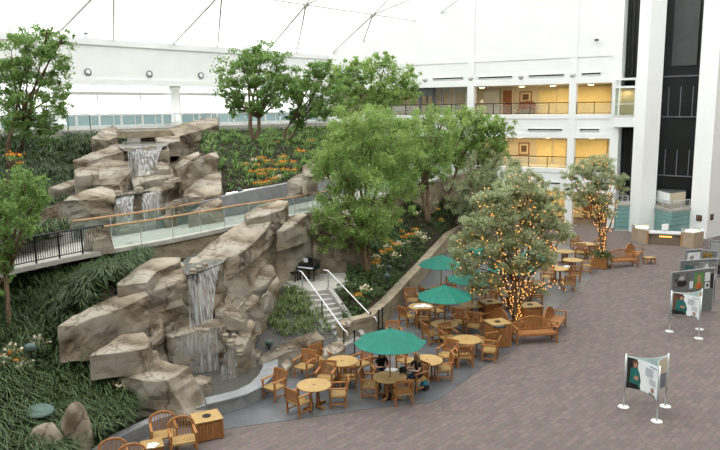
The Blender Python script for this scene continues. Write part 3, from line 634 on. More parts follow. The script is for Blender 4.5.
# window bays behind the columns
gd = 1.6; zt0 = LA.hit(140, 124.2, gd)[1]; zt1 = LA.hit(140, 114.8, gd)[1]
mb = MB(); fbox(mb, s0, s1, gd-.1, gd+.1, UP, zt0); fbox(mb, s0, s1, gd-.08, gd+.08, zt1-.03, zt1+.05); fbox(mb, s0, s1, gd-.3, gd+.3, 10.75, 10.98)
st = LA.s(121, 120, gd)-LA.s(99, 120, gd); a = LA.s(99, 120, gd); K = [a+st*k for k in range(-12, 22)]
for k, a_ in enumerate(K): fbox(mb, a_-.09, a_+.09, gd-.09, gd+.09, UP, zt1)
for k, a_ in enumerate(K):
    if k % 2 == 0: fbox(mb, a_-.03, a_+.03, gd-.05, gd+.05, zt1, 11.5)
struct('window_frame', mb, MAT['white'], 'white window frames of the upper wall', LA.loc, LA.rz, cat='window')
for i in range(len(K)-1):
    mb = MB(); fbox(mb, K[i]+.09, K[i+1]-.09, gd-.02, gd+.02, zt0, zt1-.03); struct('window_%d' % (10+i), mb, MAT['tealglass'], 'low teal glass pane in the upper window wall', LA.loc, LA.rz, cat='window')
for i in range(0, len(K)-2, 2):
    mb = MB(); fbox(mb, K[i]+.03, K[i+2]-.03, gd-.015, gd+.015, zt1+.05, 11.45); struct('window_%d' % (60+i), mb, MAT['paneglass'], 'tall clear pane in the upper window wall', LA.loc, LA.rz, cat='window')
for (x, y), nm in zip(((87.5, 72), (149, 74), (200.5, 75.5)), ('leftmost, next to the treetop', 'middle one of three', 'rightmost of three')):
    a, z = LA.hit(x, y); t = thing('round_beam_light', 'round ringed light on the white beam, '+nm, 'light', LA.W(a, 0, z), LA.rz, 'round lights on the white beam')
    m_ = MB(); m_.lathe([(.26, 0), (.26, .1), (.2, .12), (.2, .05)]); o = obj('ring', m_, MAT['greyprint'], t); o.rotation_euler = (PI/2, 0, 0)
    m_ = MB(); m_.lathe([(.2, .03), (.16, .1), (.06, .13)]); o = obj('lens', m_, MAT['paper'], t, smooth=True); o.rotation_euler = (PI/2, 0, 0)
a, z = LA.hit(85, 36.5); t = thing('beam_top_camera', 'small dark camera standing on top of the white beam', 'camera', LA.W(a, .0, 14.7), LA.rz)
m_ = MB(); m_.box((0, 0, .12), (.06, .06, .24)); obj('stand', m_, MAT['darkpanel'], t); m_ = MB(); m_.box((.03, -.05, .32), (.22, .3, .18)); obj('body', m_, MAT['darkpanel'], t, bevel=.02)
# railing of the upper walkway: green metal at the left, clear glass further right
sa, sb, sc_ = LA.s(-60, 122, -3.8), LA.s(90, 122, -3.8), LA.s(330, 122, -3.8)
def upper_rail(a, b, m1, lab, gl):
    t = thing('walkway_railing', lab, 'railing', LA.W((a+b)/2, -3.8, UP), LA.rz); w = b-a; h = LA.hit(90, 114.6, -3.8)[1]-UP
    m_ = MB(); m_.box((0, 0, h), (w, .07, .06)); obj('handrail', m_, MAT[m1], t)
    n = max(2, round(w/1.6))
    for i in range(n+1): m_ = MB(); m_.box((-w/2+w*i/n, 0, h/2), (.045, .045, h)); obj('post', m_, MAT[m1], t)
    m_ = MB(); m_.box((0, 0, h/2), (w, .015, h-.15)); obj('glass_panel', m_, MAT[gl], t)
upper_rail(sa, sb, 'roundgreen', 'green metal railing of the upper walkway behind the left treetop', 'paneglass')
upper_rail(sb+.1, sc_, 'palesteel', 'pale glass railing along the upper walkway', 'paneglass')
# roof: sloping glass over thin struts
NZ = 17.15; Nn = [aty(222, -8, 47.8), aty(307, 5, 53.8), aty(373, 15, 59.6)]; stp = (Nn[2]-Nn[0])/2
nodes = [Nn[0]+stp*k for k in range(-4, 4)]
for n_ in nodes: n_.z = NZ
wn = [LA.s(x, y) for x, y in ((55, 34), (113, 38), (173, 45), (217, 47), (267, 48), (296, 52), (330, 57), (357, 55))]
pit = []
for k in range(-2, 4):
    if 0 <= k < 4: pit.append((wn[2*k], wn[2*k+1]))
    else:
        d0 = (wn[4]-wn[2]); pit.append((wn[2]+d0*(k-1), wn[3]+d0*(k-1)))
TN = 0
def strut(a, b, r, m='trussgrey'):
    global TN; TN += 1; m_ = MB(); m_.tube([a, b], r, 8); struct('beam_roof_strut_%d' % TN, m_, MAT[m], 'thin grey roof truss strut', cat='roof truss', smooth=True)
for k in range(-2, 4):
    N = Nn[0]+stp*(k-1); N.z = NZ; a_, b_ = pit[k+2]
    strut(N, LA.W(a_, -.1, 14.72), .085); strut(N, LA.W(b_, -.1, 14.72), .07)
    N2 = N+stp; N2.z = NZ; strut(N, N2, .06)
    N3 = N+Vector((LA.w.x, LA.w.y, 0))*-13; N3.z = NZ+2.6; strut(N, N3, .07); N4 = N3+stp; strut(N2, N3, .06); strut(N3, N4, .06)
    m_ = MB(); m_.lathe([(.05, -.2), (.2, -.12), (.22, 0), (.2, .12), (.05, .2)], N, 12); struct('beam_roof_node_%d' % (k+3), m_, MAT['trussgrey'], 'round joint of the roof truss', cat='roof truss', smooth=True)
# outer purlins just under the glass
for x0, y0, x1, y1 in ((85, 0, 108, 37), (195, 5, 215, 46), (270, 0, 290, 50), (335, 10, 350, 54), (0, 14, 85, -25)):
    a_ = LA.W(LA.s(x1, y1, .8), .8, 14.75); b_ = LA.W(LA.s(x0, y0, -4), -4, 15.9); strut(a_, b_, .03, 'palesteel')
strut(LA.W(LA.s(118, 38), 0, 14.8), LA.W(LA.s(118, 38)+7, -6, 16.3), .025, 'palesteel')
# glass roof plane
z_at = lambda dep: 14.95+(-dep)*.26
vs = []; 
mb = MB(); za, zb = z_at(.8), z_at(-75)
p = [LA.W(-60, .8, za), LA.W(45, .8, za), LA.W(45, -75, zb), LA.W(-60, -75, zb)]
mb.add(p, [(0, 1, 2, 3)]); mb.add([v+Vector((0, 0, .05)) for v in p], [(3, 2, 1, 0)])
struct('ceiling_glass_roof', mb, MAT['roofglass'], 'white daylit glass roof over the atrium', cat='ceiling')
# the rest of the hall behind and beside the viewpoint
MAT['rearwall'] = mat('rear_wall_paint', (.36, .34, .31), (.32, .30, .28), .8, .5)
mb = MB(); mb.box((0, -6, 13), (90, .5, 34)); struct('wall_rear', mb, MAT['rearwall'], 'dull wall behind the viewpoint', cat='wall')
mb = MB(); mb.box((38, 28, 13), (.5, 70, 34)); struct('wall_right', mb, MAT['rearwall'], 'dull wall on the right side', cat='wall')
mb = MB(); mb.box((-34, 16, 13), (.5, 50, 34)); struct('wall_left', mb, MAT['rearwall'], 'dull wall on the left side', cat='wall')
# ------------------------------------------------------------------ footbridge / ramp at the middle level
BZ = 4.5
near = [(-90, 296), (-40, 283), (20, 267.5), (62, 258.5), (106, 250), (130, 246), (165, 240), (200, 233), (235, 225.5), (270, 219.5), (300, 214), (330, 207.5), (365, 198.5), (400, 189.5), (432, 180.5), (466, 171)]
NP = [at(x, y, BZ) for x, y in near]
NP2 = [(p.x, p.y) for p in NP]
pe = FA.W(-9.0, 2, 0); NP2.append((pe.x, pe.y))
W = 2.3
mb = MB(); mb.strip(NP2, -.05, W, BZ-.16, BZ); struct('floor_footbridge', mb, MAT['paleconcrete'], 'pale deck of the footbridge across the waterfall', cat='floor')
mb = MB(); mb.strip(NP2[5:10], .05, W-.1, [BZ-.55, BZ-.85, BZ-.95, BZ-.95, BZ-.6], BZ-.16); struct('beam_footbridge', mb, MAT['wallstone'], 'tan edge beam under the footbridge', cat='beam')
def off(i, d):
    a, b = Vector(NP2[max(i-1, 0)]), Vector(NP2[min(i+1, len(NP2)-1)]); t = (b-a).normalized(); p = Vector(NP2[i])+Vector((-t.y, t.x))*d; return (p.x, p.y)
def poly_len(P):
    L = [0]
    for i in range(1, len(P)): L.append(L[-1]+(Vector(P[i])-Vector(P[i-1])).length)
    return L
def along(P, L, s):
    for i in range(1, len(P)):
        if s <= L[i] or i == len(P)-1:
            k = (s-L[i-1])/max(L[i]-L[i-1], 1e-6); return Vector(P[i-1]).lerp(Vector(P[i]), k)
# iron fence on the near side, left part
P = [off(i, .08) for i in range(1, 5)]; Lc = poly_len(P); H_R = .92
t = thing('iron_fence', 'dark iron fence with close balusters along the left end of the footbridge', 'fence', (P[-1][0], P[-1][1], BZ)); o0 = Vector((P[-1][0], P[-1][1]))
R_ = [(Vector(p)-o0) for p in P]
m_ = MB(); m_.tube([(p.x, p.y, H_R) for p in R_], .035, 8); obj('handrail', m_, MAT['black'], t); m_ = MB(); m_.tube([(p.x, p.y, .1) for p in R_], .022, 6); obj('bottom_rail', m_, MAT['black'], t)
nb = 62; m_ = MB(); m_.box((0, 0, .5), (.016, .016, .8)); bal = m_.mesh('baluster', MAT['black']); m_ = MB(); m_.box((0, 0, .46), (.05, .05, .95)); pst = m_.mesh('post', MAT['black'])
for i in range(nb+1):
    p = along(P, Lc, Lc[-1]*i/nb)-o0; k = i % 10 == 2 or i == nb
    link('post' if k else 'baluster', pst if k else bal, t, (p.x, p.y, 0))
# glass balustrades with wooden handrails
def glass_rail(idx, d, label, hm='railwood', h=.86, n=1.5):
    P = [off(i, d) for i in idx]; L = poly_len(P); o0 = Vector(P[0]); t = thing('glass_balustrade', label, 'railing', (P[0][0], P[0][1], BZ))
    m_ = MB(); m_.tube([(p[0]-o0.x, p[1]-o0.y, h) for p in P], .04, 8); obj('handrail', m_, MAT[hm], t)
    k = max(1, round(L[-1]/n))
    for i in range(k):
        a, b = along(P, L, L[-1]*(i+.02)/k)-o0, along(P, L, L[-1]*(i+.98)/k)-o0
        m_ = MB(); m_.bar((a.x, a.y, h/2), (b.x, b.y, h/2), .02, h-.1); obj('glass_panel', m_, MAT['railglass'], t)
        m_ = MB(); m_.box((a.x, a.y, h/2), (.03, .03, h)); obj('post', m_, MAT['steel'], t)
glass_rail(range(4, 12), .06, 'green tinted glass balustrade with wooden handrail on the near edge of the footbridge')
glass_rail(range(4, 9), W-.06, 'green tinted glass balustrade with wooden handrail on the far edge of the footbridge')
glass_rail(range(12, 17), .06, 'pale railing of the walkway behind the big green trees', 'palesteel')
# retaining walls beside the deck
mb = MB(); P = [off(i, W) for i in range(0, 5)]; mb.strip(P, 0, .45, BZ-.3, [4.9, 4.95, 5.0, 5.0, 4.95]); struct('wall_ramp_parapet', mb, MAT['concrete'], 'grey concrete parapet on the far side of the ramp', cat='wall')
P = [off(i, W) for i in range(7, 16)]; mb = MB(); mb.strip(P, 0, .35, BZ-.3, [4.9, 5.35, 5.55, 5.65, 5.7, 5.6, 5.5, 5.4, 5.3]); struct('wall_ramp_retaining', mb, MAT['poolwall'], 'smooth grey retaining wall behind the footbridge', cat='wall')
mb = MB(); P = [off(i, .0) for i in range(10, 17)]; mb.strip(P, -.02, .35, [1.4, 1.6, 2.0, 2.2, 2.2, 1.8, 0], BZ-.16); struct('wall_walkway_side', mb, MAT['wallstone'], 'stacked stone wall under the raised walkway', cat='wall')

# ------------------------------------------------------------------ planting beds and hillside
def rl(x, z=7.75): p = LA.W(LA.s(x, 130, -4), -4.0, z); return p
bedA = terrain('terrain_front_bed', 'dark soil of the front left planting bed', px((-110, 470, 1.0), (-80, 318, 3.6), (-40, 296, 3.8), (20, 279, 3.85), (62, 270, 3.85), (106, 261, 3.9), (140, 255, 4.0), (150, 264, 3.8), (118, 288, 3.7), (85, 318, 3.0), (66, 333, 2.6), (95, 362, 1.7), (118, 385, 1.0), (140, 418, .40), (110, 437, .42), (84, 455, .42), (40, 482, .4)),
    px((60, 300, 3.2), (100, 278, 3.7), (30, 340, 2.35), (60, 380, 1.45), (90, 400, .85), (0, 400, 1.6), (0, 330, 2.75), (50, 430, .8)), MAT['soil'])
bedB = terrain('terrain_left_hill', 'dark soil of the upper left hillside', px((-110, 275, 4.85), (-60, 262, 4.9), (20, 246, 4.95), (60, 237, 4.9), (84, 227, 4.85), (98, 208, 4.95), (96, 190, 5.45), (100, 172, 6.0), (112, 156, 6.8), (122, 149, 7.35))+[rl(124, 7.55), rl(60), rl(0), rl(-60), rl(-130)],
    px((80, 200, 5.3), (50, 210, 5.0), (60, 180, 5.95), (20, 190, 5.6), (100, 150, 7.2), (60, 152, 7.1), (0, 160, 6.8)), MAT['soil'], step=.7)
bedC = terrain('terrain_right_hill', 'dark soil of the hillside with orange flowers', px((205, 203, 5.0), (225, 193, 5.35), (262, 187, 5.5), (297, 181, 5.6), (330, 176, 5.6), (365, 168, 5.6), (405, 158, 5.5), (430, 153, 5.5))+[rl(380, 7.9), rl(320, 7.9), rl(260, 7.9), rl(205, 7.9)]+px((200, 150, 7.4), (220, 165, 6.6)),
    px((250, 165, 6.4), (280, 160, 6.55), (254, 142, 7.35), (285, 143, 7.3), (320, 150, 6.9)), MAT['soil'], step=.7)
pw = [(345, 326), (352, 321.5), (372, 316.5), (391, 300), (407, 282), (424, 264), (438, 248), (450, 234.5), (478, 218), (502, 204)]
PWL = [(p.x, p.y) for p in px(*[(x, y, .85) for x, y in pw])]
def inset(P, d, z):
    out = []
    for i in range(len(P)):
        a, b = Vector(P[max(i-1, 0)]), Vector(P[min(i+1, len(P)-1)]); t = (b-a).normalized(); q = Vector(P[i])+Vector((-t.y, t.x))*d; out.append(Vector((q.x, q.y, z)))
    return out
bedD = terrain('terrain_right_planter', 'dark soil of the planter under the big trees', inset(PWL, .42, .74)[1:]+px((500, 190, 1.9), (470, 186, 2.4), (432, 194, 2.9), (400, 207, 3.1), (372, 218, 3.1), (356, 246, 2.3), (348, 268, 1.75), (345, 284, 1.6), (333, 294, 1.5), (341, 310, 1.0)),
    px((370, 272, 1.75), (380, 295, 1.15), (410, 250, 1.65), (425, 217, 2.7), (445, 202, 2.7), (395, 240, 2.2)), MAT['soil'])
bedM = terrain('terrain_cascade_ground', 'rocky ground under the upper cascade', px((100, 236, 4.4), (96, 200, 5.3), (116, 172, 6.3), (120, 152, 7.2))+[rl(112, 7.2), rl(165, 7.2), rl(222, 7.4)]+px((222, 160, 6.4), (226, 180, 5.5), (226, 206, 4.5), (160, 222, 4.3)), px((150, 200, 5.0), (150, 165, 6.4)), MAT['rock'], step=.6)
bedE = terrain('terrain_pocket_bed', 'grey gravel bed between cliff and stairs', px((246, 352, .35), (240, 345, .45), (252, 322, .85), (268, 300, 1.35), (284, 281, 1.68), (300, 291, 1.62), (312, 306, 1.25), (326, 322, .8), (340, 343, .25), (330, 352, .08), (300, 362, .05), (265, 362, .2)),
    px((275, 325, .85), (290, 310, 1.2)), MAT['gravel'], step=.3)
mb = MB(); mb.prism([at(*p, 1.7) for p in ((282, 285), (290, 288), (300, 291), (318, 291), (331, 289), (341, 287), (347, 284), (351, 268), (364, 258), (362, 240), (330, 243), (296, 262), (281, 270))], 0, 1.7); struct('floor_terrace', mb, MAT['paleconcrete'], 'paved terrace with the piano above the stairs', cat='floor')
# ------------------------------------------------------------------ stairs and their rails
def lerp2(a, b, k): return (a[0]+(b[0]-a[0])*k, a[1]+(b[1]-a[1])*k)
tl, tr = at(301, 291.5, 1.7), at(327, 290, 1.7); bl, br = at(342, 351, 0), at(361, 341, 0); NS = 10
mb = MB()
for i in range(NS):
    k0, k1 = i/NS, (i+1)/NS; z = 1.7*(1-(i+1)/(NS+.0))+.17*0
    a, b, c, d = lerp2(tl, bl, k0), lerp2(tr, br, k0), lerp2(tr, br, k1), lerp2(tl, bl, k1); z = 1.7-1.7*(i+1)/(NS+1)
    mb.prism([a, b, c, d], -.05, z)
st_o = struct('floor_stairs', mb, MAT['concrete'], 'concrete stairs from the patio up to the piano terrace', cat='stairs')
mb = MB(); P = [lerp2(tr, br, k/6) for k in range(7)]; mb.strip(P, 0, .22, -.05, [1.85-1.7*k/6*.93 for k in range(7)]); struct('wall_stair_right', mb, MAT['concrete'], 'low concrete cheek wall on the right of the stairs', cat='wall')
mb = MB(); P = [lerp2(tl, bl, k/6) for k in range(5)]; mb.strip(P, -.2, 0, -.05, [1.78-1.7*k/6*.95 for k in range(5)]); struct('wall_stair_left', mb, MAT['concrete'], 'low concrete cheek wall on the left of the stairs', cat='wall')
mb = MB(); P = [(p.x, p.y) for p in px((276, 277, 1.6), (284, 282, 1.6), (294, 288, 1.6), (301, 292, 1.6))]; mb.strip(P, -.15, .15, .9, 1.78); struct('wall_terrace_kerb', mb, MAT['concrete'], 'curved concrete kerb at the terrace edge', cat='wall')
def hand(pa, pb, top_px, low, label, side):
    t = thing('stair_handrail', label, 'railing', (pa[0], pa[1], 0)); o = Vector((pa[0], pa[1], 0))
    P = []
    for k in range(11):
        q = lerp2(pa, pb, k/10); P.append(Vector((q[0], q[1], 1.72-1.72*k/10+.85))-o)
    d = (P[-1]-P[-2]).normalized(); P.insert(0, P[0]-Vector((d.x, d.y, 0))*.3); e = P[-1]; P += [e+Vector((d.x, d.y, -.1))*.25, e+Vector((d.x, d.y, -.6))*.33]
    m_ = MB(); m_.tube(P, .024, 8); obj('handrail', m_, MAT['paper'], t, smooth=True)
    for k in (0, 5, 10):
        q = P[1+k]; m_ = MB(); m_.tube([(q.x, q.y, 1.72-1.72*k/10-.05), (q.x, q.y, q.z)], .028, 6); obj('post', m_, MAT['black' if k else 'steel'], t)
hand(lerp2(tl, tr, .05), lerp2(bl, br, .10), 0, 0, 'white curved handrail on the left side of the stairs', -1)
hand(lerp2(tl, tr, 1.05), lerp2(bl, br, 1.6), 0, 0, 'white curved handrail on the right side of the stairs by the planter', 1)
# ------------------------------------------------------------------ planter wall on the right
P = PWL
mb = MB(); mb.strip(P, -.0, .38, -.05, .78); o = struct('wall_planter_right', mb, MAT['wallstone'], 'curved stacked stone wall of the tree planter', cat='wall')
mb = MB(); mb.strip(P, -.05, .44, .78, .9); obj('coping', mb, MAT['wallstone'], o)
# ------------------------------------------------------------------ pool wall and bed kerb
kw = [(40, 481), (82, 455.5), (110, 440), (157, 418), (207, 404), (228, 399), (246, 394), (262, 386), (272, 376), (276.5, 366), (277, 358)]
P = [(p.x, p.y) for p in px(*[(x, y, .46) for x, y in kw])]
mb = MB(); mb.strip(P[:5], 0, .3, -.05, .42); struct('wall_bed_kerb', mb, MAT['poolwall'], 'grey concrete kerb of the front planting bed', cat='wall')
mb = MB(); mb.strip(P[4:], 0, .42, -.05, .40); o = struct('wall_pool', mb, MAT['poolwall'], 'curved grey stone wall of the waterfall pool', cat='wall')
mb = MB(); mb.strip(P[4:], -.04, .48, .40, .47); obj('coping', mb, MAT['poolwall'], o)
mb = MB(); mb.prism([at(x, y, .33) for x, y in ((195, 402), (215, 399), (246, 388), (262, 378), (270, 362), (262, 352), (246, 346), (236, 352), (222, 366), (178, 372), (172, 385), (184, 402))], .05, .33)
struct('water_lower_pool', mb, MAT['water'], 'dark water of the lower pool', cat='water')

# ------------------------------------------------------------------ rocks: left cliff
rock('long pale topped rock slab bordering the front bed below the fence', px((57, 326, 3.25), (72, 316, 3.35), (98, 303, 3.45), (122, 291, 3.55), (143, 288, 3.6), (150, 294, 3.5), (122, 307, 3.3), (80, 324, 3.15)), [2.1, 2.3, 2.2, 2.0, 1.6, 1.2, 1.6, 2.0], .02, .09, cat='rock')
rock('broad flat topped rock slab at the left end of the footbridge', px((116, 283, 3.95), (132, 269, 4.15), (150, 258, 4.22), (181, 256.5, 4.22), (181, 262, 4.1), (157, 272, 4.0), (148, 282, 3.85), (120, 287, 3.8)), [3.2]*8, .0, .08, cat='rock')
rock('tall cliff face left of the main waterfall', px((112, 292, 3.5), (140, 270, 3.9), (160, 258, 4.05), (184, 260, 4.0), (192, 275, 3.75), (176, 282, 3.65), (150, 292, 3.4), (128, 302, 3.25)), [.5, 1, 1, .3, .3, .3, .3, .3], .05, .17, .24, cat='cliff', bev=.06)
rock('cliff foot at the left edge of the falling water', px((158, 300, 2.95), (184, 272, 3.3), (196, 286, 2.9), (193, 306, 2.4), (176, 322, 2.2), (158, 318, 2.4)), [.3]*6, .05, .14, .24, cat='cliff', bev=.05)
rock('flat rock slab lying between the front bed and the lowest large boulder', px((88, 355, 2.35), (104, 345, 2.4), (120, 334, 2.45), (144, 332.5, 2.45), (152, 340, 2.35), (148, 347, 2.3), (128, 351, 2.3), (100, 354, 2.3)), [1.5]*8, .02, .07, .22, cat='rock')
rock('large lowest boulder with a flat pale top beside the grey kerb', px((116, 376, 1.5), (138, 367, 1.6), (160, 360, 1.65), (191, 366, 1.6), (180, 373, 1.52), (167, 381, 1.45), (140, 380, 1.45)), [.25]*7, .10, .12, .24, shift=(.6, -.1), cat='boulder')
rock('dark wedge of rock under the flat slab above the lowest boulder', px((100, 368, 1.55), (120, 350, 1.7), (158, 350, 1.75), (160, 364, 1.6), (130, 376, 1.4)), .4, .05, .08, cat='rock')
rock('rock face connecting the two cliff tiers above the flat slab', px((78, 330, 2.6), (118, 312, 2.8), (160, 300, 2.9), (165, 330, 2.1), (150, 342, 1.9), (100, 345, 1.9)), .6, .03, .13, .24, cat='cliff')
def roundrock(label, x, y, z, rx, ry, h, rot=0, seed=1):
    p = at(x, y, z); bm = bmesh.new(); bmesh.ops.create_icosphere(bm, subdivisions=4, radius=1)
    for v in bm.verts:
        n = v.co.copy(); k = 1+.16*noise.noise(n*1.1+Vector((seed*5, 0, 0)))+.05*noise.noise(n*3+Vector((0, seed*3, 0)))
        for q in (Vector((.8, .3, .5)), Vector((-.6, -.5, .6)), Vector((.1, -.9, .3)), Vector((-.7, .6, .2))):
            d = n.dot(q.normalized()); k = min(k, .86/d) if d > .8 else k
        v.co = Vector((n.x*rx*k, n.y*ry*k, n.z*h*k+h*.35)); v.co.xy = Vector((v.co.x*math.cos(rot)-v.co.y*math.sin(rot), v.co.x*math.sin(rot)+v.co.y*math.cos(rot)))
    me = bpy.data.meshes.new('boulder'); bm.to_mesh(me); bm.free(); me.materials.append(MAT['rock']); me.polygons.foreach_set('use_smooth', [True]*len(me.polygons))
    return tag(link('boulder', me, None, p), label, 'boulder')
roundrock('rounded boulder at the lower left corner of the front bed', 47, 452, .62, .50, .48, .58, .3, 1)
roundrock('taller rounded boulder beside the kerb in the front bed', 78, 446, .52, .40, .45, .95, 0, 2)
# front blocks of the main fall
rock('dark wet block that catches the main waterfall', px((164, 334, 1.95), (188, 324, 2.0), (212, 318, 2.05), (229, 320.5, 2.0), (226, 326, 1.95), (196, 330, 1.9), (172, 337, 1.9)), .1, .01, .07, .2, cat='rock', bev=.04)
rock('low brown rock standing in the pool left of the falling water', px((187, 379, .85), (200, 373, .95), (213, 376, .9), (208, 383, .75), (193, 386, .7)), .1, .12, .06, .16)
rock('wet rock lip right of the block under the main fall', px((228, 348, 1.35), (238, 330, 1.75), (250, 318, 2.0), (256, 322, 1.95), (250, 336, 1.6), (244, 349, 1.25)), .1, .04, .08, .2, cat='rock')
rock('upper rock wall behind the main waterfall', px((180, 262, 3.85), (205, 252, 3.95), (228, 258, 3.9), (222, 264, 3.85), (196, 274, 3.8)), .3, -.03, .08, .22, cat='cliff')
for (pts, zb, lab) in (
    (((214, 305, 2.35), (222, 300, 2.55), (228, 306, 2.5), (224, 316, 2.2), (215, 315, 2.15)), 1.9, 'small tilted rock on the block below the main fall'),
    (((226, 300, 2.75), (240, 309, 2.55), (248, 316, 2.4), (244, 324, 2.1), (230, 318, 2.25), (222, 310, 2.5)), 1.8, 'squarish rock leaning right of the falling water')):
    rock(lab, px(*pts), zb, .02, .05, .16)
for i, (x, y, z, r) in enumerate(((206, 331, 2.0, .16), (226, 336, 1.75, .14), (231, 342, 1.6, .17), (239, 345, 1.5, .17), (234, 336, 1.75, .12), (240, 352, 1.35, .15), (193, 271, 3.95, .14), (199, 268, 3.97, .15), (205, 265, 3.97, .13))):
    nm = ('lone brown stone on the wet block edge', 'reddish stone at the top of the small side fall', 'rounded stone in the side fall gully', 'large stone in the side fall gully', 'smallest stone in the side fall gully', 'grey stone at the lip of the side fall', 'left brown stone on the main fall lip', 'middle brown stone on the main fall lip', 'right grey stone on the main fall lip')[i]
    p = at(x, y, z); rock(nm, [p+Vector((math.cos(k*1.05+i)*r, math.sin(k*1.05+i)*r*.8, .10)) for k in range(6)], p.z-.08, .15, .02, .1, cat='stone', name='stone', bev=.05)
# right cliff with its tilted slabs
rock('high cliff wall left of the piano terrace', px((216, 271, 3.55), (243, 254, 3.75), (256, 243, 3.85), (268, 230, 4.2), (289, 221, 4.38), (306, 216, 4.5), (310, 208, 4.1), (288, 208, 4.0), (248, 226, 3.9), (210, 250, 3.7)), [.2, .3, .5, .9, 1.5, 1.5, 2.4, 1.5, .5, .3], .0, .08, .28, cat='cliff', shift=(.65, -.45))
rock('top rock slab of the right cliff beside the footbridge', px((244, 213.5, 5.0), (257, 206, 5.15), (274, 199.5, 5.35), (289, 200.5, 5.35), (284, 209, 5.1), (267, 215, 4.95), (246, 219.5, 4.85)), [4.0, 4.1, 4.3, 4.3, 4.1, 4.0, 4.0], .03, .08, .22, cat='rock')
rock('long ridged rock slab climbing from the waterfall lip to the cliff top', px((188, 262, 3.95), (206, 246, 4.2), (224, 233, 4.45), (247, 217, 4.86), (276, 213, 4.9), (269, 226, 4.5), (256, 242, 4.1), (243, 252, 3.95), (220, 266, 3.72), (204, 264, 3.8)), [3.4, 3.4, 3.5, 3.7, 3.8, 3.6, 3.4, 3.2, 3.0, 3.2], .0, .08, .24, cat='rock')
rock('pale wedge shaped slab at the far right of the cliff top', px((276, 231, 4.3), (288, 219, 4.6), (300, 212, 4.75), (307, 214, 4.7), (295, 224, 4.42), (284, 232, 4.2)), 3.4, .02, .06, .22, cat='rock')
rock('dark flat cliff face under the ridged slab', px((216, 274, 3.3), (246, 254, 3.5), (258, 250, 3.4), (256, 266, 2.9), (240, 288, 2.5), (224, 296, 2.3)), [.3]*6, .03, .07, .26, cat='cliff')
rock('pale flat topped block low on the right cliff', px((252, 268, 2.75), (262, 264, 2.85), (273, 265, 2.8), (277, 275, 2.5), (265, 284, 2.35), (250, 292, 2.2), (244, 284, 2.4)), .6, .04, .08, .2)
rock('small pale block between the side fall and the cliff', px((235, 309, 2.4), (244, 300, 2.6), (253, 293, 2.7), (261, 297, 2.6), (254, 305, 2.35), (244, 313, 2.15)), 1.2, .05, .06, .2)
rock('narrow pale ledge running down the right cliff', px((262, 297, 2.15), (270, 285, 2.35), (277, 275, 2.5), (279, 281, 2.3), (272, 296, 1.95), (266, 307, 1.7), (258, 312, 1.6)), .4, .05, .06, .2, cat='rock')
rock('cliff foot between the pool and the gravel bed', px((240, 322, 1.6), (256, 306, 1.9), (268, 300, 1.8), (262, 318, 1.3), (250, 338, .95), (240, 346, .8)), .1, .04, .09, .2, cat='rock')
# rocks round the pool and stairs
def slab_log(label, pts, zb): rock(label, px(*pts), zb, .06, .08, .2)
slab_log('long rock slab lying behind the pool wall next to the stairs', ((259, 356, .75), (280, 344, .95), (304, 334, 1.15), (316, 330, 1.2), (324, 338, .95), (306, 345, .75), (284, 355, .55), (264, 364, .45)), .02)
rock('squat boulder at the foot of the stairs beside the long slab', px((322, 348, .80), (332, 341, .88), (342, 339, .86), (347, 346, .7), (340, 352, .62), (325, 356, .6)), -.02, .12, .07, .18)
rock('small rock between the pool corner and the long slab', px((247, 352, .55), (256, 348, .62), (262, 351, .58), (258, 358, .42), (248, 359, .4)), .1, .1, .04, .14)
rock('low rock behind the pool coping end', px((280, 364, .5), (288, 358, .55), (292, 364, .45), (286, 371, .35)), 0, .12, .04, .14)
rock('corner stone of the terrace above the planter', px((340, 286, 1.68), (349, 267, 1.72), (354, 268, 1.75), (351, 284, 1.6), (345, 290, 1.5)), .5, .05, .06, .18)
rock('small orange stone on the end of the planter wall', px((345, 321, 1.02), (349, 318, 1.06), (353, 320, 1.02), (349, 324, .96)), .85, .1, .03, .1, cat='stone', name='stone')
# strata behind the terrace
rock('massive tilted rock band behind the piano', px((296, 252, 2.9), (318, 243, 3.2), (340, 236, 3.5), (366, 232, 3.6), (368, 222, 3.6), (330, 226, 3.5), (300, 234, 3.2)), 1.5, .02, .12, .26, cat='cliff')
rock('lower pale rock band at the back of the terrace', px((326, 262, 2.15), (346, 251, 2.4), (366, 247, 2.6), (368, 254, 2.3), (348, 264, 1.95), (332, 268, 1.8)), 1.4, .02, .07, .2, cat='rock')
rock('layered stone block under the glass rail right of the cliff', px((311, 221, 4.25), (330, 214, 4.35), (352, 208, 4.4), (352, 214, 4.3), (330, 220, 4.2), (313, 226, 4.1)), 2.2, .03, .08, .24, cat='rock')
# upper cascade
rock('sloping rock ledge at the top left of the upper falls', px((72, 160, 7.2), (92, 152, 7.45), (116, 143.5, 7.75), (125, 145, 7.7), (124, 151, 7.5), (103, 157, 7.2), (80, 164, 7.0)), [5.9, 6, 6.2, 6.2, 6.2, 5.9, 5.8], .02, .12, .32, cat='rock')
rock('dark rock mass left of the upper falls', px((88, 168, 6.75), (108, 155, 7.25), (128, 151, 7.4), (132, 170, 6.65), (120, 184, 6.15), (98, 186, 6.05)), 4.6, .02, .18, .3, cat='cliff', bev=.06)
rock('square rock block below the sloping ledge', px((73, 170, 6.8), (80, 166.5, 6.95), (98, 167, 6.9), (99, 174, 6.65), (76, 176, 6.6)), 5.4, .02, .07, .24)
rock('long arched rock band left of the middle cascade', px((38, 212, 5.8), (62, 200.5, 6.05), (84, 191, 6.2), (102, 186, 6.3), (114, 190, 6.15), (114, 197, 5.95), (90, 200, 5.85), (60, 211, 5.6), (42, 220, 5.35)), 4.35, .01, .13, .28, cat='cliff')
rock('low rock strip in the hillside planting above the arched band', px((48, 187, 6.1), (62, 182, 6.2), (80, 178, 6.3), (82, 182, 6.15), (60, 190, 5.9)), 5.4, .03, .06, .24, cat='rock')
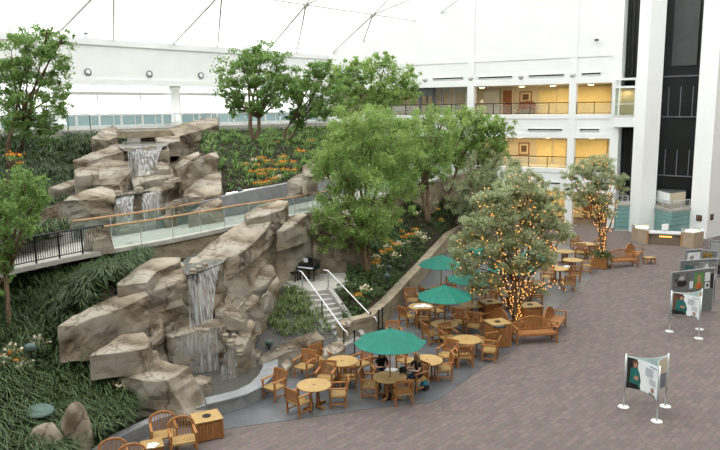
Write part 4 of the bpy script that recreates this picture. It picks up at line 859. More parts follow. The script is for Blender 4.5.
rock('round grey boulder at the end of the ramp parapet', px((84, 232, 5.2), (94, 226, 5.4), (108, 227, 5.35), (113, 234, 5.1), (104, 240, 4.9), (90, 240, 4.95)), 4.4, .1, .07, .2)
rock('rock wall behind the upper falls', px((122, 148, 7.55), (140, 145.5, 7.62), (166, 144, 7.65), (170, 150, 7.45), (150, 152, 7.4), (124, 154, 7.35)), 5.8, .0, .09, .28, cat='cliff')
rock('wet ledge catching the upper falls', px((130, 176, 6.3), (142, 171, 6.5), (166, 169.5, 6.55), (192, 170, 6.55), (192, 176, 6.3), (160, 178, 6.25), (134, 184, 6.0)), 5.2, .0, .09, .26, cat='rock')
rock('slanted dark boulder below the upper falls', px((130, 178, 6.25), (140, 170, 6.5), (148, 172, 6.45), (144, 182, 6.1), (133, 187, 5.9)), 5.4, .05, .07, .2)
rock('long wet rock lip of the middle cascade', px((113, 194, 5.75), (140, 190, 5.85), (164, 184, 6.0), (186, 176, 6.2), (186, 181, 6.0), (164, 191, 5.72), (134, 196, 5.6), (114, 198, 5.55)), 4.2, .0, .10, .26, cat='cliff')
rock('pale tilted boulder right of the upper falls', px((181, 169, 6.75), (194, 161, 7.05), (208, 154, 7.3), (217, 151, 7.35), (218, 158, 7.05), (204, 165, 6.75), (186, 172, 6.55)), [5.4]*7, .02, .11, .28)
rock('slim rock leaning behind the pale tilted boulder', px((172, 166, 6.85), (186, 156, 7.2), (199, 150, 7.4), (200, 154, 7.25), (184, 164, 6.85), (176, 169, 6.7)), 6.0, .02, .06, .22)
rock('small white topped rock beside the upper falls', px((155, 166, 6.8), (160, 161, 6.95), (168, 164, 6.85), (170, 169, 6.65), (158, 170, 6.6)), 6.1, .05, .04, .18)
rock('broad pale slab on the right of the middle cascade', px((165, 204, 5.55), (184, 196, 5.75), (204, 186, 5.95), (222, 180, 6.1), (222, 192, 5.7), (206, 198, 5.5), (186, 204, 5.35), (168, 208, 5.3)), 4.4, .02, .10, .26)
rock('pale pointed boulder at the far edge of the footbridge', px((188, 213, 5.15), (202, 204, 5.4), (218, 197, 5.6), (223, 200, 5.5), (214, 210, 5.1), (196, 217, 4.9)), 4.3, .05, .08, .22)
rock('rock face right of the middle cascade', px((184, 180, 6.1), (206, 168, 6.5), (222, 164, 6.6), (222, 184, 5.9), (200, 194, 5.6), (184, 196, 5.5)), 4.6, .02, .14, .28, cat='cliff')
rock('jagged high boulder right of the upper stream', px((166, 129, 8.35), (184, 123, 8.7), (204, 118, 8.95), (217, 116.5, 9.0), (219, 124, 8.6), (200, 130, 8.25), (176, 136, 7.95)), 6.6, .03, .16, .3, bev=.06)
rock('low rock bench beside the upper stream', px((154, 138, 7.85), (166, 135, 8.0), (180, 136, 7.95), (180, 141, 7.7), (160, 144, 7.6)), 6.8, .03, .08, .26, cat='rock')
rock('pale wedge boulder left of the upper stream', px((91, 138, 8.0), (102, 129, 8.4), (112, 125, 8.55), (117, 126, 8.5), (118, 136, 8.0), (108, 140, 7.8)), 6.9, .03, .08, .26)
rock('rounded boulder by the retaining wall left of the big tree', px((286, 181, 6.0), (296, 175, 6.25), (307, 172, 6.3), (310, 180, 6.0), (300, 186, 5.75)), 5.2, .08, .08, .2)
rock('taller boulder in the flower bank left of the big tree', px((302, 166, 6.75), (310, 160, 7.0), (317, 166, 6.75), (318, 176, 6.3), (306, 176, 6.3)), 5.4, .05, .09, .2)
for i, (x, y, z) in enumerate(((118, 193, 5.95), (168, 183, 6.15), (172, 181, 6.2), (177, 179.5, 6.25), (139, 189, 6.0), (146, 148.5, 7.72), (153, 147.5, 7.72), (128, 149, 7.7))):
    nm = ('yellowish stone at the left of the middle cascade lip', 'first of three dark stones on the middle cascade lip', 'second of three dark stones on the middle cascade lip', 'third of three dark stones on the middle cascade lip', 'flat stone in the middle of the cascade lip', 'left stone in the upper stream bed', 'right stone in the upper stream bed', 'leftmost stone at the upper falls')[i]
    p = at(x, y, z); rock(nm, [p+Vector((math.cos(k*1.05+i)*.22, math.sin(k*1.05+i)*.18, .10)) for k in range(6)], p.z-.1, .15, .03, .12, cat='stone', name='stone', bev=.05)
# water sheets
def fall(label, lip, foot, bow=.25, n=10, name='waterfall'):
    """a curtain of water dropping from a lip line to a foot line"""
    lip = px(*lip); foot = px(*foot); c = lip[0].copy(); mb = MB(); m = 9; vs = []
    for j in range(m+1):
        k = j/m
        for i in range(n+1):
            u = i/n*(len(lip)-1); a = min(int(u), len(lip)-2); f = u-a
            A_, B_ = lip[a].lerp(lip[a+1], f), foot[a].lerp(foot[a+1], f)
            z = A_.z+(B_.z-A_.z)*k**1.15; q = A_.lerp(B_, min(1, k**.6)); vs.append(Vector((q.x, q.y-bow*math.sin(min(1, k*2)*PI/2)+.05*noise.noise(Vector((i*.7, j*.3, c.y))), z))-c)
    for j in range(m):
        for i in range(n): mb.f.append((j*(n+1)+i, j*(n+1)+i+1, (j+1)*(n+1)+i+1, (j+1)*(n+1)+i))
    mb.v = [tuple(v) for v in vs]
    o = obj(name, mb, MAT['fall'], None, c, smooth=True); tag(o, label, 'waterfall'); return o
fall('main waterfall dropping from the cliff lip under the footbridge', ((189, 275, 3.85), (200, 271, 3.88), (212, 266, 3.9), (222, 262, 3.9)), ((190, 327, 1.98), (198, 325, 2.0), (206, 323, 2.0), (213, 321, 2.0)), .1)
fall('small side waterfall falling into the pool on the right', ((228, 350, 1.5), (234, 347, 1.55), (241, 345, 1.6)), ((221, 379, .34), (228, 378, .34), (238, 375, .34)), .15)
fall('thin water film on the front of the dark wet block', ((176, 337, 1.9), (196, 331, 1.92), (222, 327, 1.95)), ((178, 375, .34), (196, 372, .34), (220, 369, .34)), .12)
fall('upper waterfall below the window wall', ((128, 150, 7.62), (142, 148.5, 7.65), (156, 147, 7.68), (164, 147, 7.65)), ((131, 178, 6.2), (140, 176, 6.3), (150, 174, 6.4), (158, 172, 6.45)), .25)
fall('left streak of the middle cascade above the footbridge', ((114, 198, 5.62), (124, 196.5, 5.68), (134, 195, 5.7)), ((116, 226, 4.4), (126, 226, 4.4), (136, 225, 4.4)), .25)
fall('right streak of the middle cascade above the footbridge', ((143, 194, 5.75), (152, 192, 5.8), (161, 189, 5.85)), ((145, 224, 4.4), (154, 222, 4.4), (163, 220, 4.4)), .25)
mb = MB(); mb.prism([at(x, y, 3.88) for x, y in ((186, 275), (200, 271.5), (222, 263), (230, 257), (222, 253), (204, 250), (188, 256), (180, 264))], 3.84, 3.88); struct('water_main_lip', mb, MAT['water'], 'shallow water behind the main waterfall lip', cat='water')
mb = MB(); mb.prism([at(x, y, 7.66) for x, y in ((124, 149.5), (145, 147.5), (166, 146), (172, 141.5), (160, 140.5), (124, 141.5), (118, 146))], 7.61, 7.66); struct('water_upper_stream', mb, MAT['water'], 'shallow stream above the upper falls', cat='water')
mb = MB(); mb.prism([at(x, y, 5.75) for x, y in ((112, 196), (134, 194), (164, 189), (184, 180), (182, 176), (150, 179), (118, 188))], 5.70, 5.75); struct('water_middle_pool', mb, MAT['water'], 'shallow pool above the middle cascade', cat='water')
# ------------------------------------------------------------------ ground cover
def path_poly(L): return [(at(*p).x, at(*p).y) for p in L]
def cover(label, P, n, length, m='blade', per=9, width=.03, z=0, name='grass', excl=()):
    o = link(name, blades_mesh(name, sample(P, n, z, excl), length, width, MAT[m], per)); tag(o, label, 'grass', kind='stuff'); return o
def low_leaves(label, P, n, size, h, m='leaflow', name='undergrowth', excl=()):
    Q = sample(P, n, 0, excl); Q[:, 2] += RNG.uniform(.02, h, n)*(.4+.6*np.array([noise.noise(Vector((q[0]*.9, q[1]*.9, 7)))*.5+.5 for q in Q]))
    o = link(name, quads_mesh(name, leaves(Q, size, .1, .5), 4, MAT[m])); tag(o, label, 'undergrowth', kind='stuff'); return o
cover('long grassy lily turf filling the front left bed below the fence', bedA, 950, .78, per=30, width=.030)
low_leaves('small dark leaves between the grass of the front left bed', bedA, 4000, .14, .22)
BAND = path_poly([(34, 226, 5.0), (40, 206, 5.4), (62, 196, 5.7), (84, 186, 5.9), (110, 180, 6.0), (122, 200, 5.5), (118, 234, 4.6), (60, 240, 4.6)])
cover('grassy lily turf on the upper left hillside behind the ramp', bedB, 900, .9, per=24, width=.042, excl=[BAND])
low_leaves('dark leafy ground cover on the upper left hillside', bedB, 9000, .22, .4, excl=[BAND])
low_leaves('leafy green ground cover on the flower hillside below the window wall', bedC, 12000, .2, .36)
cover('tufts of grass on the flower hillside', bedC, 800, .5, 'leafmid', per=8, width=.04)
low_leaves('dense low leaves in the planter under the big trees', bedD, 15000, .15, .36)
cover('grass tufts in the planter under the big trees', bedD, 900, .38, per=9, width=.035)
class Sub: pass
pb = Sub(); pl = [(p.x, p.y) for p in px((268, 325, .8), (282, 296, 1.45), (291, 290, 1.6), (303, 298, 1.45), (318, 316, .95), (332, 332, .5), (322, 336, .45), (300, 338, .5), (280, 345, .35))]
pb.f = bedE.f; pb.poly = pl; pb.lo = np.min(pl, 0); pb.hi = np.max(pl, 0)
cover('tall grass clumps in the pocket bed left of the stairs', pb, 75, .55, 'bladelight', per=16, width=.026)
low_leaves('low green leaves in the pocket bed left of the stairs', pb, 300, .12, .2, 'leafmid')

# ------------------------------------------------------------------ flowering plants (copies)
def flower_proto(kind, label, group):
    t = thing('flowering_plant', label, 'flowering plant', (0, 0, 0), 0, group)
    n = 46; P = RNG.normal(size=(n, 3))*np.array([.16, .16, .08])+np.array([0, 0, .16])
    link('foliage', quads_mesh('foliage', leaves(P, .17, .0, .45), 4, MAT['leafmid']), t)
    n = 34; P = RNG.normal(size=(n, 3))*np.array([.19, .19, .06])+np.array([0, 0, .33])
    link('blossom', quads_mesh('blossom', leaves(P, .13, -.2, .8), 4, MAT[kind]), t); return t
fo = flower_proto('petalo', 'orange flowering plant on the hillside below the window wall', 'orange flowers on the hillside'); fw = flower_proto('petalw', 'cream flowering plant on the hillside below the window wall', 'cream flowers on the hillside')
used = {}
def flowers(src, L, label, group, sc=1.0, lift=0.0):
    for x, y, z in L:
        p = at(x, y, z)
        for P in (bedA, bedB, bedC, bedD):
            if inside(np.array([[p.x, p.y]]), P.poly)[0]:
                for _ in range(12): p = at(x, y, .5*p.z+.5*float(P.f(np.array([[p.x, p.y]]))[0]))
                p.z += lift; break
        if id(src) not in used: used[id(src)] = 1; o = src; o.location = p; o['label'] = label; o['group'] = group
        else: o = dup(src, p, 0, label, group)
        o.rotation_euler = (0, 0, random.uniform(0, 6)); s = sc*random.uniform(.8, 1.25); o.scale = (s, s, s)
hillO = [(229, 163, 6.3), (232, 167, 6.1), (236, 162, 6.4), (241, 166, 6.2), (238, 172, 5.95), (246, 170, 6.1), (228, 178, 5.7), (231, 186, 5.5), (240, 184, 5.55), (252, 178, 5.85), (249, 186, 5.55), (258, 171, 6.15), (262, 164, 6.45), (268, 168, 6.3), (263, 181, 5.75), (271, 176, 5.95), (278, 170, 6.2), (284, 163, 6.45), (284, 176, 5.9), (275, 158, 6.65), (293, 168, 6.2), (251, 160, 6.5), (267, 186, 5.6), (300, 158, 6.6), (290, 155, 6.75), (234, 158, 6.6), (244, 177, 5.85), (259, 187, 5.55), (275, 183, 5.65)]
hillO += [(226, 183, 5.5), (230, 190, 5.4), (236, 178, 5.7), (237, 189, 5.4), (226, 172, 6), (306, 152, 6.8), (312, 146, 7), (288, 150, 6.9), (269, 150, 6.9), (277, 148, 7), (295, 174, 6), (262, 176, 6), (248, 164, 6.3), (243, 158, 6.5), (283, 169, 6.2)]
hillW = [(236, 169, 6.05), (233, 181, 5.6), (244, 188, 5.45), (255, 166, 6.3), (240, 189, 5.4), (279, 180, 5.8), (264, 156, 6.7), (270, 154, 6.75)]
flowers(fo, hillO, 'orange flowering plant on the hillside below the window wall', 'orange flowers on the hillside', .72, .16)
flowers(fw, hillW, 'cream flowering plant on the hillside below the window wall', 'cream flowers on the hillside', .72, .16)
flowers(fo, [(374, 269, 1.7), (378, 266, 1.75), (383, 258, 1.85), (390, 256, 1.85), (394, 250, 1.95), (388, 246, 2.05), (404, 243, 1.9), (395, 219, 2.7), (399, 226, 2.5), (411, 240, 1.9), (416, 234, 2.0), (431, 218, 2.5), (438, 213, 2.4), (442, 222, 2.0), (447, 206, 2.4), (452, 210, 2.1), (458, 200, 2.3), (358, 302, 1.2), (402, 236, 2.1), (424, 226, 2.3), (462, 206, 1.9)], 'orange flowering plant in the tree planter', 'orange flowers in the tree planter', .72, .12)
flowers(fw, [(379, 272, 1.65), (376, 262, 1.8), (386, 252, 1.95), (399, 251, 1.9), (408, 247, 1.8), (408, 240, 1.95), (419, 240, 1.75), (424, 244, 1.55), (416, 218, 2.6), (435, 208, 2.6), (442, 200, 2.7), (450, 204, 2.4), (364, 297, 1.25), (394, 262, 1.7)], 'cream flowering plant in the tree planter', 'cream flowers in the tree planter', .72, .12)
flowers(fo, [(10, 372, 1.7), (14, 378, 1.6), (24, 374, 1.65), (84, 370, 1.4), (97, 375, 1.2), (103, 383, 1.05), (104, 268, 4.05), (107, 262, 4.2), (113, 261, 4.2), (84, 266, 4.05), (14, 168, 6.6), (20, 172, 6.4)], 'orange flowering plant in the left beds', 'orange flowers in the left beds', .75, .28)
flowers(fw, [(38, 356, 2.0), (42, 360, 1.9), (11, 366, 1.85), (2, 376, 1.65), (24, 382, 1.5), (72, 368, 1.5), (78, 372, 1.4), (88, 378, 1.2), (107, 396, .8), (118, 396, .75), (121, 401, .65)], 'cream flowering plant in the front left bed', 'cream flowers in the front left bed', .75, .28)

# ------------------------------------------------------------------ trees
def tree(name, label, base, blobs, m, leaf, dens, trunkr=.14, stems=2, first=.45, droop=.5, group=None, bz=None, lean=(0, 0), clump=.30, cat='tree'):
    """base: world point; blobs: (px, py, radius px, depth offset m) -> leaf masses carried by real branches"""
    t = thing(name, label, cat, base, 0, group); Y = base.y; tr = MB(); allP = []; br = []
    ctr = []
    for b in blobs:
        x, y, r = b[:3]; dy = b[3] if len(b) > 3 else 0
        c = aty(x, y, Y+dy); R_ = r*(Y+dy)/FPX; ctr.append((c-base, R_))
    top = sum((c for c, _ in ctr), Vector())/len(ctr); fork = Vector((top.x*.35+lean[0], top.y*.3+lean[1], max(.4, top.z*first)))
    for s in range(stems):
        a = 2*PI*s/max(stems, 1)+.6; o = Vector((math.cos(a), math.sin(a), 0))*(trunkr*.9 if stems > 1 else 0)
        f2 = fork+o*2.2+Vector((0, 0, .3*s)); mid = f2*.5+o+Vector((.1*math.sin(s*3+top.x), 0, 0))
        tr.tube([o*.9+Vector((0, 0, -.3)), o*.7+Vector((0, 0, .15)), mid, f2], [trunkr*1.5, trunkr*1.1, trunkr*.9, trunkr*.75], 9)
        for c, R_ in ctr[s::stems]:
            q = f2.lerp(c, .5)+Vector((0, 0, R_*.12)); tr.tube([f2, q, c], [trunkr*.6, trunkr*.38, trunkr*.16], 7); br.append((f2, q, c))
            for k in range(5):
                d = Vector(RNG.normal(size=3)); d.normalize(); e = c+d*R_*.75; tr.tube([c.lerp(q, .3), c+d*R_*.35+Vector((0, 0, .1)), e], [trunkr*.2, trunkr*.12, trunkr*.05], 5)
    obj('trunk', tr, MAT['bark'], t, smooth=True)
    for c, R_ in ctr:
        nc = max(12, int(20*(R_/1.0)**1.5)); n = int(dens*R_*R_*1.75); R_ *= 1.14
        D = RNG.normal(size=(nc, 3)); D /= np.linalg.norm(D, axis=1)[:, None]; K = np.array(c)+D*R_*RNG.uniform(.25, 1.28, nc)[:, None]*np.array([1.05, 1.05, .85])
        ids = RNG.integers(0, nc, n); P = K[ids]+RNG.normal(size=(n, 3))*(R_*clump*RNG.uniform(.45, 1.0, nc))[ids][:, None]*np.array([.66, .66, .42]); P[:, 2] -= np.abs(RNG.normal(size=n))*(.06+.12*(droop > .45))*R_
        allP.append(P)
    link('crown', quads_mesh('crown', leaves(np.concatenate(allP), leaf, droop), 4, MAT[m]), t)
    return t, br, fork
def gz(P, x, y, z):
    p = at(x, y, z); v = float(P.f(np.array([[p.x, p.y]]))[0]); return at(x, y, v)
tree('ficus_tree', 'dark green tree standing on the upper left hillside in front of the window wall', at(11, 163, 6.9), [(8, 60, 24), (30, 42, 20), (52, 52, 17), (46, 78, 16), (22, 90, 20), (60, 92, 12, -.5), (50, 108, 13, -.5), (12, 116, 22), (34, 122, 17), (64, 112, 9, .5), (-12, 90, 26), (50, 128, 11), (28, 66, 16), (62, 40, 9), (48, 32, 8)], 'leafmid', .19, 750, .13, 2, .4, .4)
tree('weeping_ficus', 'bright green bushy tree at the left edge in front of the iron fence', at(9, 352, 2.1), [(6, 180, 21, .4), (26, 184, 16), (8, 205, 24), (32, 205, 14), (24, 220, 13, -.3), (2, 230, 17), (9, 243, 11), (31, 226, 7), (-14, 205, 24), (2, 258, 11), (-10, 252, 15), (6, 274, 7), (-4, 290, 8)], 'leafmid', .12, 2000, .085, 1, .62, .5)
tree('ficus_tree', 'green tree with a forked trunk on the flower hillside in front of the window wall', gz(bedC, 254, 143, 7.3), [(242, 66, 17), (262, 56, 15), (278, 66, 14), (232, 82, 13), (256, 82, 19), (278, 88, 16), (240, 98, 15), (264, 102, 15), (284, 78, 12), (228, 96, 9), (290, 94, 9), (246, 54, 10), (236, 108, 8)], 'leafmid', .22, 620, .15, 2, .42, .4)
tree('ficus_tree', 'smaller green tree right of the forked one on the flower hillside', gz(bedC, 285, 143, 7.3), [(304, 78, 14), (318, 72, 13), (298, 96, 13), (316, 94, 15), (332, 84, 14), (306, 112, 12), (324, 112, 13), (340, 100, 12), (292, 114, 9), (300, 126, 7), (330, 66, 9)], 'leafmid', .22, 640, .12, 2, .4, .4)
tree('ficus_tree', 'pale green tree against the white wall behind the big trees', at(378, 133, 7.6), [(352, 78, 14), (370, 68, 14), (388, 76, 15), (404, 80, 12), (360, 94, 15), (380, 94, 16), (400, 98, 15), (411, 90, 8), (344, 92, 10), (386, 60, 9), (372, 108, 12), (410, 74, 7), (350, 66, 8), (338, 76, 12), (346, 108, 12), (334, 112, 10)], 'leafbig', .24, 600, .13, 2, .4, .4)
tree('weeping_ficus', 'largest weeping tree with a thick trunk in the planter beside the terrace', gz(bedD, 367, 275, 1.72), [(352, 128, 20), (376, 118, 20, .5), (398, 124, 18, .8), (336, 146, 20), (362, 148, 24), (390, 148, 22, .5), (322, 168, 13, -.2), (344, 174, 20), (372, 176, 24, -.3), (396, 178, 18), (328, 198, 14), (348, 202, 19, -.4), (372, 206, 20, -.5), (394, 204, 14), (318, 216, 8), (334, 226, 12), (352, 230, 12, -.4), (378, 230, 13, -.4), (408, 156, 14, .8), (324, 244, 8), (330, 130, 9), (314, 232, 8), (340, 240, 9), (362, 242, 8), (410, 178, 12, .6), (386, 222, 10)], 'leafbig', .125, 2300, .115, 3, .38, .9, clump=.34)
tree('ficus_tree', 'green tree with two slim trunks in the middle of the planter', gz(bedD, 427, 218, 2.6), [(424, 118, 16), (442, 122, 15), (410, 130, 15), (432, 140, 18), (414, 152, 16), (440, 156, 15), (400, 142, 12), (404, 166, 13), (424, 170, 14), (440, 172, 10), (396, 186, 10), (412, 186, 11)], 'leafbig', .17, 1000, .13, 2, .45, .5)
tree('ficus_tree', 'green tree with a single dark trunk at the back of the planter', gz(bedD, 445, 202, 2.6), [(462, 116, 15), (480, 120, 14), (452, 132, 15), (474, 138, 17), (492, 130, 13), (462, 152, 14), (484, 152, 13), (502, 140, 10), (448, 154, 10), (506, 126, 8), (496, 150, 9)], 'leafbig', .20, 900, .13, 1, .5, .5)
tree('ficus_tree', 'dull green leaning tree between the planter and the large lit tree', at(470, 231, .8), [(478, 160, 12), (496, 164, 12), (512, 168, 10), (470, 178, 14), (490, 184, 15), (510, 186, 12), (470, 198, 11), (488, 204, 12), (528, 186, 8), (522, 178, 8), (460, 190, 10), (540, 186, 7), (480, 172, 14), (456, 204, 10), (500, 200, 12), (470, 212, 10)], 'leafpale', .19, 900, .11, 2, .5, .5)
def lit_tree(label, base, blobs, stems_px, leaf, dens, bulbs, blabel):
    t, br, fork = tree('lit_tree', label, base, blobs, 'leafpale', leaf, dens, .05, 3, .42, .35, clump=.36)
    tr = MB(); paths = []
    for sp in stems_px:
        P = [Vector((random.uniform(-.1, .1), random.uniform(-.1, .1), 0))]+[aty(x, y, base.y+dy)-base for x, y, dy in sp]; paths.append(P); n = len(P)
        tr.tube(P, [.055-.04*i/(n-1) for i in range(n)], 6)
    obj('branches', tr, MAT['bark'], t, smooth=True)
    L = thing('string_lights', blabel, 'string lights', base); w = MB()
    pts = []
    for P in paths:
        for i in range(len(P)-1):
            k = max(2, int((P[i+1]-P[i]).length/.075))
            for j in range(k): pts.append(P[i].lerp(P[i+1], j/k)+Vector(RNG.normal(size=3))*.09)
        w.tube([p+Vector((.04, -.04, 0)) for p in P], .006, 4)
    obj('wire', w, MAT['black'], L)
    # lights reaching into the outer twigs
    for c in blobs:
        cc = aty(c[0], c[1], base.y+(c[3] if len(c) > 3 else 0))-base; R_ = c[2]*base.y/FPX
        for k in range(int(bulbs*R_)): d = Vector(RNG.normal(size=3)); d.normalize(); pts.append(cc+d*R_*random.uniform(.5, 1.0))
    random.shuffle(pts); pts.sort(key=lambda p: p.y > .5)
    m_ = MB(); m_.lathe([(.008, -.022), (.027, 0), (.008, .022)], n=6); bme = m_.mesh('bulb', MAT['bulb'])
    for p in pts[:100]: link('bulb', bme, L, p)
    m_ = MB()
    for p in pts[100:]: m_.lathe([(.008, -.021), (.026, 0), (.008, .021)], p, 5)
    o = obj('bulb', m_, MAT['bulb'], L); o['kind'] = 'stuff'
    return t
b1 = at(515, 331, 0); b1.z = .5
lit_tree('large grey green tree hung with string lights rising behind the arched bench', b1, [(512, 182, 15), (530, 188, 14), (494, 194, 16), (548, 196, 12), (514, 202, 19), (538, 208, 16), (486, 214, 16), (504, 224, 20), (532, 226, 18), (554, 222, 14), (472, 232, 13), (490, 242, 17), (518, 244, 18), (546, 242, 14), (466, 250, 10), (478, 258, 13), (504, 260, 14), (562, 236, 9), (472, 274, 9), (488, 276, 9), (534, 262, 10), (470, 290, 6), (556, 208, 9), (528, 174, 8), (540, 290, 6, .6), (462, 264, 10), (461, 244, 10), (484, 290, 8), (498, 282, 9), (520, 268, 10), (548, 262, 10), (478, 222, 12), (508, 214, 14)],
         [[(512, 310, 0), (500, 296, .1), (493, 282, .2), (489, 270, .2)], [(514, 306, 0), (505, 280, -.2), (502, 250, -.2), (498, 228, 0), (490, 205, .2)], [(516, 305, 0), (515, 278, 0), (517, 250, -.3), (519, 225, -.2), (517, 196, 0)], [(518, 306, 0), (522, 284, -.1), (526, 268, -.2), (530, 244, -.3), (534, 215, 0), (528, 186, .1)], [(519, 306, 0), (530, 292, -.2), (545, 285, -.2), (556, 282, 0), (566, 290, .1)], [(517, 308, 0), (508, 292, -.3), (500, 270, -.4), (484, 244, -.3), (474, 228, 0)], [(519, 305, 0), (530, 275, .1), (544, 262, .2), (556, 246, .2), (562, 236, .2)]],
         .12, 3000, 15, 'warm string lights wound round the large tree behind the arched bench')
b2 = at(601.5, 267, 0); b2.z = .55
lit_tree('smaller grey green tree hung with string lights in the square wooden planter', b2, [(592, 162, 10), (604, 166, 9), (580, 172, 10), (596, 176, 12), (612, 176, 9), (574, 184, 8), (588, 190, 11), (606, 190, 10), (616, 186, 7), (572, 194, 6), (582, 202, 7), (610, 202, 7), (598, 204, 7), (568, 176, 5), (610, 214, 4), (588, 214, 4)],
         [[(603, 236, 0), (602, 220, 0), (601, 205, 0), (597, 185, 0)], [(604, 238, 0), (606, 222, .1), (608, 204, .1), (611, 184, .1)], [(602, 240, 0), (598, 226, -.1), (592, 216, -.2), (582, 212, -.2), (572, 208, 0)], [(604, 236, 0), (610, 226, 0), (614, 214, 0), (616, 200, 0)], [(603, 234, 0), (600, 214, -.1), (590, 196, -.2), (580, 182, 0)]],
         .13, 2300, 12, 'warm string lights wound round the smaller tree in the wooden planter')
# ------------------------------------------------------------------ furniture
FZ = .012
def chair_parts(t, arched=False, w=.60, m='teak'):
    hw = w/2; d = .54
    m_ = MB()
    for i in range(6): m_.box((0, -.20+.085*i, .43-.006*abs(i-2.5)), (w-.06, .072, .024))
    m_.box((0, -.25, .40), (w-.06, .03, .06)); m_.box((0, .24, .40), (w-.08, .03, .06))
    for sx in (-1, 1): m_.box((sx*(hw-.03), 0, .40), (.03, d-.04, .06))
    obj('seat', m_, MAT['teaktop' if m == 'teak' else m], t)
    m_ = MB(); lean = .10; zt = .90
    def yb(z): return .25+lean*(z-.45)/.45
    def top(x): return (.70+.24*math.sqrt(max(0, 1-(x/hw)**2))) if arched else zt-.02+.03*math.cos(x/hw*PI/2)
    n = 11
    if arched:
        P = [(-hw+.02, yb(.45), .45)]+[(x, yb(top(x)), top(x)) for x in [-(hw-.02)*math.cos(PI*k/14) for k in range(15)]]+[(hw-.02, yb(.45), .45)]
        for a, b in zip(P[:-1], P[1:]): m_.bar(a, b, .055, .045)
    else:
        m_.bar((-hw, yb(zt), zt-.02), (hw, yb(zt), zt-.02), .035, .085)
        m_.bar((-hw+.03, yb(.5), .5), (hw-.03, yb(.5), .5), .03, .06)
    k = 9 if not arched else 8
    for i in range(k):
        x = -hw+.075+(w-.15)*i/(k-1); m_.bar((x, yb(.45), .45), (x, yb(top(x)-.03), top(x)-.03), .026, .018)
    obj('backrest', m_, MAT[m], t)
    for sx in (-1, 1):
        m_ = MB(); m_.box((sx*(hw-.025), -.25, .325), (.052, .052, .65)); obj('leg', m_, MAT[m], t)
        m_ = MB(); m_.bar((sx*(hw-.025), .24, 0), (sx*(hw-.025), yb(.45), .46), .052, .052); m_.bar((sx*(hw-.025), yb(.45), .44), (sx*(hw-.025), yb(.8), .88 if not arched else .7), .052, .045); obj('leg', m_, MAT[m], t)
        m_ = MB(); m_.bar((sx*(hw-.02), -.31, .665), (sx*(hw-.02), yb(.66), .665), .07, .035); obj('arm', m_, MAT[m], t)
        m_ = MB(); m_.box((sx*(hw-.025), 0, .14), (.03, d-.06, .045)); obj('stretcher', m_, MAT[m], t)
def P0(x, y): p = at(x, y, FZ); return Vector((p.x, p.y, FZ))
chair0 = thing('armchair', 'x', 'chair', (0, 0, -50)); chair_parts(chair0)
lounge0 = thing('arched_armchair', 'x', 'chair', (0, 0, -50)); chair_parts(lounge0, True, .72)
firstc = {}
def place(src, x, y, face, label, group):
    """face: heading (pixel point to look at on the ground, or angle in degrees; 0 faces the viewpoint)"""
    p = P0(x, y)
    if isinstance(face, tuple): q = P0(*face); rz = math.atan2(q.y-p.y, q.x-p.x)+PI/2
    else: rz = math.radians(face)
    if src.name not in firstc: firstc[src.name] = 1; o = src; o.location = p; o.rotation_euler = (0, 0, rz); o['label'] = label; o['group'] = group
    else: o = dup(src, p, rz, label, group)
    return o
def tabletop(x, y): p = at(x, y, .73); return Vector((p.x, p.y, FZ))
table0 = thing('round_table', 'x', 'table', (0, 0, -50)); TR = .56
m_ = MB(); m_.lathe([(TR-.01, .69), (TR, .70), (TR, .725), (TR-.012, .735)], n=36); obj('tabletop', m_, MAT['teaktop'], table0)
m_ = MB(); m_.lathe([(.05, .735), (.05, .742), (.02, .742)], n=14); obj('umbrella_hole_ring', m_, MAT['teakdark'], table0)
m_ = MB(); m_.bar((-.42, 0, .66), (.42, 0, .66), .05, .06); m_.bar((0, -.42, .66), (0, .42, .66), .05, .06); obj('apron', m_, MAT['teak'], table0)
for k in range(4):
    a = PI/2*k+PI/4; m_ = MB(); m_.box((math.cos(a)*.17, math.sin(a)*.17, .36), (.07, .07, .62), a); obj('leg', m_, MAT['teak'], table0)
    m_ = MB(); m_.bar((math.cos(a)*.08, math.sin(a)*.08, .05), (math.cos(a)*.45, math.sin(a)*.45, .04), .07, .07); obj('foot', m_, MAT['teak'], table0)
firstt = {}
TB = {}
def table(key, x, y, label):
    p = tabletop(x, y)
    if 't' not in firstt: firstt['t'] = 1; o = table0; o.location = p; o['label'] = label; o['group'] = 'round teak cafe tables'
    else: o = dup(table0, p, random.uniform(0, 1.5), label, 'round teak cafe tables')
    g = proj0(p); TB[key] = (g, p); return o
def proj0(p):
    v = Vector(p)-CP; w = v.dot(FW); return (360+FPX*v.dot(CR)/w, 225-FPX*v.dot(CU)/w)
table('pool', 314, 385, 'round teak table nearest the pool wall, at the carpet edge')
table('slab', 342, 361, 'round teak table beside the squat boulder at the foot of the stairs')
table('people', 390, 377, 'round teak table where two people sit under the nearest green umbrella')
table('mid', 427, 360, 'round bare teak table just right of the table with two people')
table('edge', 466.5, 339.5, 'round bare teak table next to the wooden bin in front of the arched benches')
table('umb', 444.5, 324, 'round teak table under the lowest of the shaded green umbrellas by the planter wall')
table('papers', 421, 306.5, 'round teak table strewn with white papers beside the stone planter wall')
table('binlit', 472, 304.5, 'round teak table left of the open topped wooden bin, under the lit tree')
table('far1', 533, 282, 'round teak table behind the trunk of the large lit tree')
table('far2', 558, 268.5, 'round teak table with an open book on the carpet side of the far group')
table('far3', 572.5, 260, 'round teak table in the far group right of the book table')
table('far4', 565, 251.5, 'pale round table in the far group behind the wide book table')
table('far5', 586, 243.8, 'round table furthest back beside the wooden planter of the small lit tree')
table('wall1', 441, 288, 'round teak table under the farthest left umbrella by the planter wall')
table('tree1', 511, 294, 'round teak table hidden behind the large lit tree branches')
table('tree2', 477, 274, 'round teak table in shade behind the second umbrella')
G = 'teak armchairs of the cafe'
